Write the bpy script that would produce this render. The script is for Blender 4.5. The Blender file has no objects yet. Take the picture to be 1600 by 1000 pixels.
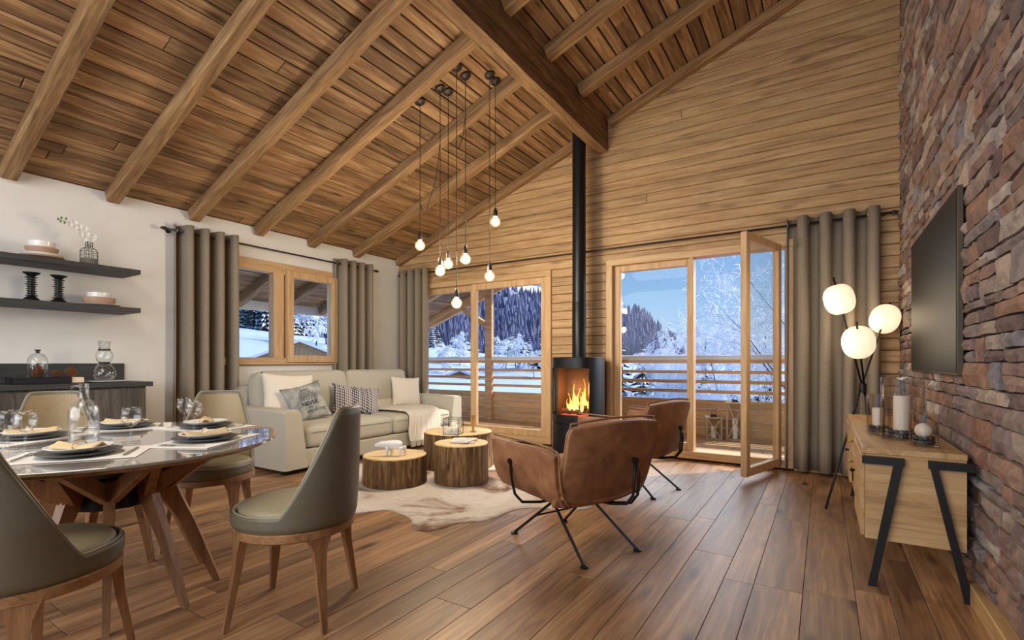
import bpy, bmesh, math, random
from mathutils import Vector, Matrix, noise
R = random.Random(11)
PI = math.pi
sc = bpy.context.scene
COL = sc.collection

# ------------------------------------------------------------------ camera, world, lights, exposure
YAW = math.atan(487 / 771)
cam = bpy.data.objects.new('camera', bpy.data.cameras.new('camera'))
COL.objects.link(cam)
cam.location = (0, 0, 1.05)
cam.rotation_euler = (PI / 2, 0, YAW)
cam.data.sensor_fit = 'HORIZONTAL'
cam.data.sensor_width = 36
cam.data.lens = 36 * 771 / 1600
cam.data.shift_y = 66 / 1600
cam.data.clip_start = .05
cam.data.clip_end = 4000
sc.camera = cam
vs = sc.view_settings
vs.view_transform = 'Standard'
vs.look = 'None'
vs.gamma = 1
vs.use_curve_mapping = False
vs.exposure = 0.5
sc.cycles.max_bounces = 10
sc.cycles.transparent_max_bounces = 24
sc.cycles.caustics_refractive = False
sc.cycles.caustics_reflective = False


def lin(c):
    return tuple((x / 12.92 if x <= .04045 else ((x + .055) / 1.055) ** 2.4) for x in c)


def rgb(r, g, b):
    return lin((r / 255, g / 255, b / 255)) + (1,)


world = bpy.data.worlds.new('world')
sc.world = world
world.use_nodes = True
wn = world.node_tree.nodes
wl = world.node_tree.links
bg = wn['Background']
tc = wn.new('ShaderNodeTexCoord')
sx = wn.new('ShaderNodeSeparateXYZ')
rp = wn.new('ShaderNodeValToRGB')
wl.new(tc.outputs['Generated'], sx.inputs[0])
wl.new(sx.outputs['Z'], rp.inputs[0])
wl.new(rp.outputs[0], bg.inputs['Color'])
el = rp.color_ramp.elements
el[0].position = 0.0
el[0].color = rgb(208, 228, 248)
el[1].position = 0.75
el[1].color = rgb(70, 120, 195)
e = el.new(.10)
e.color = rgb(166, 206, 246)
e = el.new(.3)
e.color = rgb(104, 160, 228)
bg.inputs['Strength'].default_value = 0.68


def light(name, kind, loc, energy, color=(1, 1, 1), rot=(0, 0, 0), **kw):
    d = bpy.data.lights.new(name, kind)
    d.energy = energy
    d.color = color
    for k, v in kw.items():
        setattr(d, k, v)
    o = bpy.data.objects.new(name, d)
    COL.objects.link(o)
    o.location = loc
    o.rotation_euler = rot
    return o


sun = light('sun', 'SUN', (0, 0, 20), 4.2, (1, .93, .82), angle=math.radians(1.2))
sun.rotation_euler = Vector((-.50, -.55, -.60)).to_track_quat('-Z', 'Y').to_euler()
# unseen fill lamps added behind and above the camera to brighten the room
light('rear_fill_light', 'AREA', (-2.4, -2.2, 1.9), 120, (1, .97, .93), (math.radians(96), 0, 0), shape='RECTANGLE', size=5.0, size_y=2.2)
light('overhead_fill_light', 'AREA', (-2.6, -.2, 3.2), 45, (1, .92, .80), (math.radians(12), 0, 0), shape='RECTANGLE', size=2.6, size_y=1.4)
# broad soft daylight from the bright sky over the valley, entering by the balcony doors
glow_ = light('valley_skylight', 'SUN', (0, 0, 20), 4.5, (.97, .98, 1), angle=math.radians(80))
glow_.rotation_euler = Vector((-.15, -.95, -.12)).to_track_quat('-Z', 'Y').to_euler()

# ------------------------------------------------------------------ material helpers


class NT:
    def __init__(s, name):
        s.m = bpy.data.materials.new(name)
        s.m.use_nodes = True
        s.t = s.m.node_tree
        s.b = s.t.nodes['Principled BSDF']
        s.out = s.t.nodes['Material Output']

    def n(s, typ, **kw):
        x = s.t.nodes.new('ShaderNode' + typ)
        for k, v in kw.items():
            if k in ('operation', 'blend_type', 'data_type', 'feature', 'interpolation', 'wave_type', 'bands_direction', 'noise_dimensions', 'distance', 'clamp'):
                setattr(x, k, v)
            else:
                x.inputs[k].default_value = v
        return x

    def l(s, a, b):
        s.t.links.new(a, b)

    def ramp(s, fac, stops, interp='LINEAR'):
        r = s.t.nodes.new('ShaderNodeValToRGB')
        r.color_ramp.interpolation = interp
        e = r.color_ramp.elements
        e[0].position, e[0].color = stops[0]
        e[1].position, e[1].color = stops[-1]
        for p, c in stops[1:-1]:
            q = e.new(p)
            q.color = c
        s.l(fac, r.inputs[0])
        return r.outputs[0]

    def coords(s, scale=(1, 1, 1), rnd=True):
        t = s.n('TexCoord')
        src = t.outputs['Object']
        if rnd:
            oi = s.n('ObjectInfo')
            mul = s.n('VectorMath', operation='MULTIPLY')
            mul.inputs[1].default_value = (37.1, 91.7, 53.3)
            s.l(oi.outputs['Random'], mul.inputs[0])
            ad = s.n('VectorMath', operation='ADD')
            s.l(src, ad.inputs[0])
            s.l(mul.outputs[0], ad.inputs[1])
            src = ad.outputs[0]
        mp = s.n('Mapping')
        mp.inputs['Scale'].default_value = scale
        s.l(src, mp.inputs[0])
        return mp.outputs[0]

    def noise(s, vec, scale, detail=4, rough=.55, dist=0):
        x = s.n('TexNoise', Scale=scale, Detail=detail, Roughness=rough, Distortion=dist)
        s.l(vec, x.inputs['Vector'])
        return x.outputs['Fac']

    def mix(s, a, b, fac, mode='MIX'):
        x = s.t.nodes.new('ShaderNodeMix')
        x.data_type = 'RGBA'
        x.blend_type = mode
        for i, v in ((0, fac), (6, a), (7, b)):
            if hasattr(v, 'is_linked') or isinstance(v, bpy.types.NodeSocket):
                s.l(v, x.inputs[i])
            else:
                x.inputs[i].default_value = v
        return x.outputs[2]

    def bump(s, h, strength=.3, dist=.01):
        x = s.n('Bump', Strength=strength, Distance=dist)
        s.l(h, x.inputs['Height'])
        s.l(x.outputs[0], s.b.inputs['Normal'])

    def vary(s, col, var, hue=0.0):
        oi = s.n('ObjectInfo')
        mr = s.n('MapRange')
        mr.inputs['To Min'].default_value = 1 - var
        mr.inputs['To Max'].default_value = 1 + var * .8
        s.l(oi.outputs['Random'], mr.inputs['Value'])
        hs = s.n('HueSaturation')
        s.l(mr.outputs[0], hs.inputs['Value'])
        s.l(col, hs.inputs['Color'])
        return hs.outputs[0]


def plain(name, c, rough=.6, metal=0, var=.06, scale=30, **kw):
    m = NT(name)
    v = m.coords()
    f = m.noise(v, scale, 3)
    a = tuple(x * (1 - var) for x in c[:3]) + (1,)
    b = tuple(min(1, x * (1 + var)) for x in c[:3]) + (1,)
    m.l(m.ramp(f, [(.3, a), (.7, b)]), m.b.inputs['Base Color'])
    m.b.inputs['Roughness'].default_value = rough
    m.b.inputs['Metallic'].default_value = metal
    for k, q in kw.items():
        m.b.inputs[k.replace('_', ' ')].default_value = q
    return m.m


def wood(name, c1, c2, c3, axis='X', scale=1, rough=.6, var=.12, knots=.5, coat=0, bump=.25, streak=.55, knotc=None):
    m = NT(name)
    sl, sa = 1.0 * scale, 11.0 * scale
    s3 = {'X': (sl, sa, sa), 'Y': (sa, sl, sa), 'Z': (sa, sa, sl)}[axis]
    v = m.coords(s3)
    f = m.noise(v, 1.3, 7, .62, 1.1)
    col = m.ramp(f, [(.25, c1), (.48, c2), (.75, c3)])
    s4 = tuple(x * (2.5 if x > sl * 2 else 1.2) for x in s3)
    v2 = m.coords(s4)
    g = m.noise(v2, 3.2, 5, .7, .3)
    gr = m.ramp(g, [(.35, (.42, .38, .34, 1)), (.62, (1, 1, 1, 1))])
    col = m.mix(col, gr, streak, 'MULTIPLY')
    if knots > 0:
        s5 = {'X': (1.5 * scale, 6 * scale, 0), 'Y': (6 * scale, 1.5 * scale, 0), 'Z': (6 * scale, 0, 1.5 * scale)}[axis]
        v3 = m.coords(s5)
        vo = m.n('TexVoronoi', Scale=1.0)
        m.l(v3, vo.inputs['Vector'])
        k = m.ramp(vo.outputs['Distance'], [(.05, (1, 1, 1, 1)), (.17, (0, 0, 0, 1))])
        mu = m.n('Math', operation='MULTIPLY')
        m.l(k, mu.inputs[0])
        mu.inputs[1].default_value = knots
        col = m.mix(col, knotc or tuple(x * .35 for x in c1[:3]) + (1,), mu.outputs[0])
    col = m.vary(col, var)
    m.l(col, m.b.inputs['Base Color'])
    m.b.inputs['Roughness'].default_value = rough
    if coat:
        m.b.inputs['Coat Weight'].default_value = coat
        m.b.inputs['Coat Roughness'].default_value = .12
    m.bump(g, bump, .004)
    return m.m


M = {}
M['ceil'] = wood('aged_ceiling_wood', rgb(92, 64, 42), rgb(152, 115, 78), rgb(208, 172, 126), rough=.7, var=.36, knots=.8, streak=.55, bump=.5)
M['rafter'] = wood('rafter_wood', rgb(112, 80, 50), rgb(156, 120, 80), rgb(196, 162, 116), rough=.8, var=.1, knots=.5, streak=.7, bump=.6)
M['beam'] = wood('purlin_wood', rgb(96, 68, 42), rgb(146, 110, 72), rgb(192, 156, 110), rough=.8, var=.0, knots=.3, streak=.9, bump=.9)
M['wallwood'] = wood('pine_cladding_wood', rgb(138, 104, 68), rgb(188, 151, 106), rgb(214, 180, 134), rough=.55, var=.13, knots=.5, streak=.4, bump=.2)
M['floor'] = wood('floorboard_wood', rgb(100, 68, 46), rgb(160, 120, 84), rgb(204, 162, 120), rough=.42, var=.3, knots=1.0, streak=.6, bump=.2, scale=.8)
M['frame'] = wood('window_frame_larch', rgb(182, 144, 102), rgb(208, 171, 126), rgb(224, 193, 150), rough=.5, var=.06, knots=.25, streak=.3, axis='Z')
M['frameh'] = wood('window_frame_larch_rail', rgb(182, 144, 102), rgb(208, 171, 126), rgb(224, 193, 150), rough=.5, var=.06, knots=.25, streak=.3, axis='X')
M['framey'] = wood('window_frame_larch_side', rgb(182, 144, 102), rgb(208, 171, 126), rgb(224, 193, 150), rough=.5, var=.06, knots=.25, streak=.3, axis='Y')
M['balcony'] = wood('balcony_larch', rgb(172, 130, 88), rgb(212, 170, 122), rgb(232, 198, 150), rough=.65, var=.08, knots=.3, streak=.35)
M['oak'] = wood('sideboard_oak', rgb(150, 114, 72), rgb(190, 152, 104), rgb(210, 176, 128), rough=.5, var=.02, knots=.3, streak=.35, axis='X')
M['oaky'] = wood('sideboard_oak_long', rgb(150, 114, 72), rgb(190, 152, 104), rgb(210, 176, 128), rough=.5, var=.02, knots=.3, streak=.35, axis='Y')
M['chairwood'] = wood('walnut_leg_wood', rgb(110, 76, 48), rgb(150, 108, 72), rgb(176, 134, 92), rough=.45, var=.06, knots=0, streak=.3, axis='Z', scale=1.6)
M['ringwood'] = wood('walnut_ring_wood', rgb(118, 82, 50), rgb(156, 114, 74), rgb(180, 138, 96), rough=.45, var=.06, knots=0, streak=.3, axis='X', scale=1.6)
M['darkwood'] = wood('charcoal_cabinet_wood', rgb(44, 40, 38), rgb(78, 72, 68), rgb(120, 112, 104), rough=.6, var=.0, knots=0, streak=.5, axis='Z', scale=1.5)
M['shelf'] = wood('charcoal_shelf_wood', rgb(34, 36, 38), rgb(52, 54, 56), rgb(72, 72, 72), rough=.55, var=.0, knots=0, streak=.3, axis='Y')
M['bark'] = wood('log_side_wood', rgb(40, 26, 14), rgb(118, 84, 48), rgb(206, 172, 118), rough=.75, var=.05, knots=.8, streak=.9, axis='Z', bump=.9, scale=1.7)
M['lantern'] = wood('weathered_lantern_wood', rgb(150, 128, 100), rgb(186, 164, 134), rgb(206, 188, 160), rough=.7, var=.05, knots=0, axis='Z')
M['plaster'] = plain('warm_white_plaster', rgb(228, 226, 223), .9, var=.03, scale=5)
M['black'] = plain('black_metal', rgb(28, 27, 27), .45, .3)
M['stove'] = plain('stove_black_steel', rgb(30, 31, 34), .38, .5)
M['gap'] = plain('dark_joint', rgb(30, 20, 14), .95)
M['gapdeep'] = plain('dark_mortar', rgb(38, 32, 30), .95)
M['steel'] = plain('brushed_steel', rgb(150, 148, 144), .3, .9)
M['sofa'] = plain('sofa_cream_fabric', rgb(186, 180, 165), .9, var=.05, scale=220)
M['lining'] = plain('tan_lining_leather', rgb(160, 140, 106), .55, var=.05, scale=60)  # own tan plus light painted into the inner face's colour
M['seat'] = plain('olive_taupe_leather', rgb(146, 138, 112), .5, var=.05, scale=60)
M['shell'] = plain('olive_shell_leather', rgb(104, 97, 80), .45, var=.06, scale=60)
M['whitecer'] = plain('white_ceramic', rgb(232, 230, 226), .18, var=.01)
M['greyplate'] = plain('grey_ceramic', rgb(92, 92, 92), .4)
M['tancer'] = plain('terracotta_ceramic', rgb(172, 140, 118), .6, var=.08)
M['mat'] = plain('white_linen_mat', rgb(226, 222, 214), .8, var=.02, scale=200)
M['napkin'] = plain('beige_napkin_linen', rgb(206, 182, 140), .85, var=.05, scale=150)
M['wax'] = plain('candle_wax', rgb(236, 232, 222), .5, var=.01, Subsurface_Weight=.2)
M['snow'] = plain('snow', rgb(236, 240, 248), .85, var=.02, scale=3)
M['valley_snow'] = plain('shaded_valley_snow', rgb(160, 182, 222), .85, var=.12, scale=.08)  # blue of the shade put into the ground snow's colour
M['page'] = plain('book_pages', rgb(232, 214, 186), .8)
M['bookblack'] = plain('black_book_cover', rgb(22, 23, 28), .5)
M['pebble'] = plain('dark_pebble', rgb(58, 60, 64), .35, var=.3, scale=8)
M['brass'] = plain('brass', rgb(196, 160, 96), .3, .8)
M['tv'] = plain('television_screen', rgb(46, 44, 40), .5, 0, Specular_IOR_Level=.15)
M['tvedge'] = plain('television_bezel', rgb(92, 84, 72), .35, .6)
M['green'] = plain('green_stem', rgb(92, 118, 56), .6)
M['petal'] = plain('pale_petal', rgb(226, 224, 222), .7)
M['concrete'] = plain('grey_stoneware', rgb(112, 108, 98), .8, var=.1)
M['pinecone'] = plain('pinecone_scale', rgb(124, 78, 46), .6, var=.3)
M['bear'] = plain('white_porcelain', rgb(232, 234, 238), .3, var=.01)
M['paper'] = plain('magazine_paper', rgb(206, 208, 206), .4, var=.2, scale=14)
M['throw'] = plain('cream_throw_wool', rgb(214, 206, 192), .95, var=.06, scale=180)
M['cushion'] = plain('cream_cushion_fabric', rgb(226, 217, 204), .95, var=.05, scale=160)
M['cordm'] = plain('black_cord', rgb(24, 22, 20), .7)
M['socket'] = plain('aged_bronze_socket', rgb(58, 50, 46), .45, .5)
M['logwood'] = wood('burning_log_bark', rgb(40, 22, 12), rgb(110, 62, 30), rgb(160, 90, 40), axis='X', knots=0)
M['pillar'] = plain('white_board', rgb(226, 220, 212), .7)
M['ink'] = plain('dark_print_ink', rgb(38, 40, 46), .8)
M['dark_trunk'] = plain('dark_branch_bark', rgb(50, 44, 48), .9)
M['frost'] = plain('frost_white', rgb(238, 243, 252), .8)
M['conifer'] = plain('dark_conifer_needles', rgb(34, 50, 54), .9, var=.4, scale=2)
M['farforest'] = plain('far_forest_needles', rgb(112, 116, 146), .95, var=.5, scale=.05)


def glow(name, c, s):
    m = NT(name)
    m.b.inputs['Base Color'].default_value = c
    m.b.inputs['Emission Color'].default_value = c
    m.b.inputs['Emission Strength'].default_value = s
    return m.m


M['globe'] = glow('lit_opal_glass', rgb(255, 232, 196), .62)
M['filament'] = glow('glowing_filament', rgb(255, 214, 150), 3.5)
M['ember'] = glow('glowing_embers', rgb(255, 70, 60), 1.2)


def flame_mat():
    m = NT('flame')
    t = m.n('TexCoord')
    sp = m.n('SeparateXYZ')
    m.l(t.outputs['Generated'], sp.inputs[0])
    c = m.ramp(sp.outputs['Z'], [(0, rgb(255, 232, 140)), (.55, rgb(255, 204, 70)), (1, rgb(255, 140, 30))])
    m.l(c, m.b.inputs['Emission Color'])
    m.l(c, m.b.inputs['Base Color'])
    m.b.inputs['Emission Strength'].default_value = 1.5
    return m.m


M['flame'] = flame_mat()


def thin_glass(name, tint=(1, 1, 1, 1), refl=1.0, ior=1.45, glow_=0, base=.045):
    m = NT(name)
    m.t.nodes.remove(m.b)
    tr = m.n('BsdfTransparent', Color=tint)
    gl = m.n('BsdfGlossy', Roughness=.01)
    lw = m.n('LayerWeight', Blend=.5)
    pw = m.n('Math', operation='POWER')
    m.l(lw.outputs['Facing'], pw.inputs[0])
    pw.inputs[1].default_value = 3.2
    mu = m.n('Math', operation='MULTIPLY_ADD')
    m.l(pw.outputs[0], mu.inputs[0])
    mu.inputs[1].default_value = refl
    mu.inputs[2].default_value = base
    mx = m.n('MixShader')
    m.l(mu.outputs[0], mx.inputs[0])
    m.l(tr.outputs[0], mx.inputs[1])
    m.l(gl.outputs[0], mx.inputs[2])
    res = mx.outputs[0]
    if glow_:
        em = m.n('Emission', Color=rgb(255, 222, 160), Strength=glow_)
        ad = m.n('AddShader')
        m.l(res, ad.inputs[0])
        m.l(em.outputs[0], ad.inputs[1])
        res = ad.outputs[0]
    m.l(res, m.out.inputs['Surface'])
    return m.m


M['pane'] = thin_glass('window_glass', (.97, .985, .98, 1), .6, 1.4, 0, .01)
M['ware'] = thin_glass('clear_glassware', (.985, .99, .99, 1), .8, 1.5)
M['smokeware'] = thin_glass('smoked_glassware', (.94, .915, .885, 1), .6, 1.5)
M['bulb'] = thin_glass('bulb_glass', (1, .95, .84, 1), .6, 1.4, .32)


def top_mat():
    m = NT('reflection_grey_glass_top')
    v = m.coords((1, 1, 1))
    f = m.noise(v, 3, 4)
    m.l(m.ramp(f, [(.3, rgb(138, 130, 120)), (.7, rgb(156, 148, 138))]), m.b.inputs['Base Color'])  # base greyed so the colour carries a pale reflection
    m.b.inputs['Roughness'].default_value = .06
    m.b.inputs['Coat Weight'].default_value = 1
    m.b.inputs['Coat IOR'].default_value = 2.0
    m.b.inputs['Coat Roughness'].default_value = .03
    return m.m


M['glasstop'] = top_mat()


def endgrain():
    m = NT('log_end_grain')
    v = m.coords((1, 1, 1), False)
    n = m.noise(v, 6, 3)
    w = m.n('TexWave', wave_type='RINGS', Scale=14, Distortion=1.5, Detail=2)
    w.rings_direction = 'Z'
    m.l(v, w.inputs['Vector'])
    c = m.ramp(w.outputs['Fac'], [(0, rgb(212, 184, 136)), (1, rgb(232, 208, 164))])
    c = m.mix(c, rgb(176, 138, 88), m.ramp(n, [(.5, (0, 0, 0, 1)), (.8, (.7, .7, .7, 1))]))
    m.l(c, m.b.inputs['Base Color'])
    m.b.inputs['Roughness'].default_value = .5
    return m.m


M['endgrain'] = endgrain()


def stone():
    m = NT('split_ledge_stone')
    v = m.coords((1, 1, 1))
    oi = m.n('ObjectInfo')
    g = m.n('NewGeometry')
    ad = m.n('Math', operation='ADD')
    m.l(oi.outputs['Random'], ad.inputs[0])
    m.l(g.outputs['Random Per Island'], ad.inputs[1])
    fr = m.n('Math', operation='FRACT')
    m.l(ad.outputs[0], fr.inputs[0])
    base = m.ramp(fr.outputs[0], [(0, rgb(132, 112, 106)), (.14, rgb(162, 128, 106)), (.28, rgb(146, 136, 134)), (.42, rgb(112, 92, 90)),
                                  (.55, rgb(182, 168, 154)), (.66, rgb(150, 110, 92)), (.78, rgb(140, 138, 146)), (.88, rgb(190, 180, 172)), (1, rgb(124, 102, 96))])
    f = m.noise(v, 9, 8, .7, .6)
    c = m.mix(base, m.ramp(f, [(.3, (.42, .38, .37, 1)), (.55, (1.08, 1.05, 1.02, 1)), (.72, (1.5, 1.42, 1.36, 1))]), .9, 'MULTIPLY')
    r = m.noise(v, 4, 5, .6, .5)
    c = m.mix(c, rgb(160, 100, 64), m.ramp(r, [(.56, (0, 0, 0, 1)), (.72, (.35, .35, .35, 1))]))
    m.l(c, m.b.inputs['Base Color'])
    m.b.inputs['Roughness'].default_value = .8
    h = m.noise(v, 26, 8, .7, .4)
    m.bump(h, .9, .02)
    return m.m


M['stone'] = stone()


def linen():
    m = NT('taupe_linen_weave')
    v1 = m.coords((60, 60, 700), False)
    v2 = m.coords((700, 700, 60), False)
    a = m.noise(v1, 1, 3, .6)
    b = m.noise(v2, 1, 3, .6)
    mm = m.n('Math', operation='ADD')
    m.l(a, mm.inputs[0])
    m.l(b, mm.inputs[1])
    c = m.ramp(mm.outputs[0], [(0, rgb(98, 88, 76)), (1, rgb(160, 148, 132))])
    r = [n for n in m.t.nodes if n.type == 'VALTORGB'][0]
    r.color_ramp.elements[0].position = .75
    r.color_ramp.elements[1].position = 1.2 if False else 1.0
    h = m.n('Math', operation='MULTIPLY')
    m.l(mm.outputs[0], h.inputs[0])
    h.inputs[1].default_value = .5
    c = m.ramp(h.outputs[0], [(.36, rgb(120, 109, 95)), (.64, rgb(164, 151, 133))])
    m.l(c, m.b.inputs['Base Color'])
    m.b.inputs['Roughness'].default_value = .95
    m.bump(h.outputs[0], .3, .002)
    return m.m


M['linen'] = linen()


def leather():
    m = NT('cognac_suede_leather')
    v = m.coords((1, 1, 1))
    f = m.noise(v, 5, 6, .65, .5)
    c = m.ramp(f, [(.3, rgb(112, 74, 50)), (.5, rgb(148, 102, 70)), (.72, rgb(178, 132, 94))])
    m.l(c, m.b.inputs['Base Color'])
    m.b.inputs['Roughness'].default_value = .58
    m.bump(m.noise(v, 120, 3), .12, .002)
    return m.m


M['leather'] = leather()


def hide():
    m = NT('cowhide_fur')
    v = m.coords((1, 1, 1), False)
    f = m.noise(v, 1.5, 6, .6, .9)
    v2 = m.coords((8, 30, 8), False)
    g = m.noise(v2, 2, 5, .7, .5)
    c = m.ramp(f, [(.30, rgb(70, 54, 46)), (.38, rgb(140, 108, 88)), (.47, rgb(210, 200, 190)), (.8, rgb(232, 227, 222))])
    c = m.mix(c, m.ramp(g, [(.3, (.66, .6, .56, 1)), (.65, (1, 1, 1, 1))]), .6, 'MULTIPLY')
    m.l(c, m.b.inputs['Base Color'])
    m.b.inputs['Roughness'].default_value = .9
    m.bump(g, .4, .005)
    return m.m


M['hide'] = hide()


def greypillow():
    m = NT('washed_grey_print_fabric')
    v = m.coords((1, 1, 1), False)
    f = m.noise(v, 7, 6, .6, .4)
    m.l(m.ramp(f, [(.3, rgb(96, 100, 102)), (.5, rgb(150, 152, 150)), (.7, rgb(190, 190, 184))]), m.b.inputs['Base Color'])
    m.b.inputs['Roughness'].default_value = .9
    return m.m


M['greypillow'] = greypillow()


def wovenpillow():
    m = NT('woven_navy_stripe_fabric')
    t = m.n('TexCoord')
    sp = m.n('SeparateXYZ')
    m.l(t.outputs['Object'], sp.inputs[0])
    # column bands along x, rows of stitches along y
    w = m.n('Math', operation='MULTIPLY')
    m.l(sp.outputs['X'], w.inputs[0])
    w.inputs[1].default_value = 42
    fl = m.n('Math', operation='FLOOR')
    m.l(w.outputs[0], fl.inputs[0])
    wn_ = m.n('TexWhiteNoise', noise_dimensions='1D')
    m.l(fl.outputs[0], wn_.inputs['W'])
    band = m.ramp(wn_.outputs['Value'], [(0, rgb(34, 36, 62)), (.35, rgb(92, 88, 108)), (.6, rgb(150, 140, 146)), (1, rgb(52, 50, 84))])
    y = m.n('Math', operation='MULTIPLY')
    m.l(sp.outputs['Y'], y.inputs[0])
    y.inputs[1].default_value = 190
    off = m.n('Math', operation='MULTIPLY_ADD')
    m.l(fl.outputs[0], off.inputs[0])
    off.inputs[1].default_value = 1.57
    m.l(y.outputs[0], off.inputs[2])
    si = m.n('Math', operation='SINE')
    m.l(off.outputs[0], si.inputs[0])
    xx = m.n('Math', operation='MULTIPLY')
    m.l(w.outputs[0], xx.inputs[0])
    xx.inputs[1].default_value = 2 * PI
    sj = m.n('Math', operation='SINE')
    m.l(xx.outputs[0], sj.inputs[0])
    pr = m.n('Math', operation='ADD')
    m.l(si.outputs[0], pr.inputs[0])
    m.l(sj.outputs[0], pr.inputs[1])
    mask = m.ramp(pr.outputs[0], [(.35, (0, 0, 0, 1)), (.8, (1, 1, 1, 1))])
    c = m.mix(band, rgb(222, 216, 206), mask)
    m.l(c, m.b.inputs['Base Color'])
    m.b.inputs['Roughness'].default_value = .95
    m.bump(pr.outputs[0], .5, .004)
    return m.m


M['woven'] = wovenpillow()


def hillmat():
    m = NT('snow_and_forest_slope')
    t = m.n('TexCoord')
    sp = m.n('SeparateXYZ')
    m.l(t.outputs['Object'], sp.inputs[0])
    mp = m.n('Mapping')
    mp.inputs['Scale'].default_value = (.03, .03, .012)
    m.l(t.outputs['Object'], mp.inputs[0])
    f = m.noise(mp.outputs[0], 1, 8, .7)
    mp2 = m.n('Mapping')
    mp2.inputs['Scale'].default_value = (.25, .25, .06)
    m.l(t.outputs['Object'], mp2.inputs[0])
    g = m.noise(mp2.outputs[0], 1, 6, .75)
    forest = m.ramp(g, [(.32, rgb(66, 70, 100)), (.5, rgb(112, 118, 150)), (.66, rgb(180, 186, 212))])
    # tree line: open snow high up
    z = m.n('MapRange')
    z.inputs['From Min'].default_value = 58
    z.inputs['From Max'].default_value = 86
    m.l(sp.outputs['Z'], z.inputs['Value'])
    ad = m.n('Math', operation='ADD')
    m.l(z.outputs[0], ad.inputs[0])
    m.l(f, ad.inputs[1])
    k = m.ramp(ad.outputs[0], [(.98, (0, 0, 0, 1)), (1.0, (0, 0, 0, 1))])
    mm = m.n('MapRange')
    mm.inputs['From Min'].default_value = .85
    mm.inputs['From Max'].default_value = 1.15
    m.l(ad.outputs[0], mm.inputs['Value'])
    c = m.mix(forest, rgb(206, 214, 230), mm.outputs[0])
    m.l(c, m.b.inputs['Base Color'])
    m.b.inputs['Roughness'].default_value = .95
    return m.m


M['hill'] = hillmat()

# ------------------------------------------------------------------ geometry helpers


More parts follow.
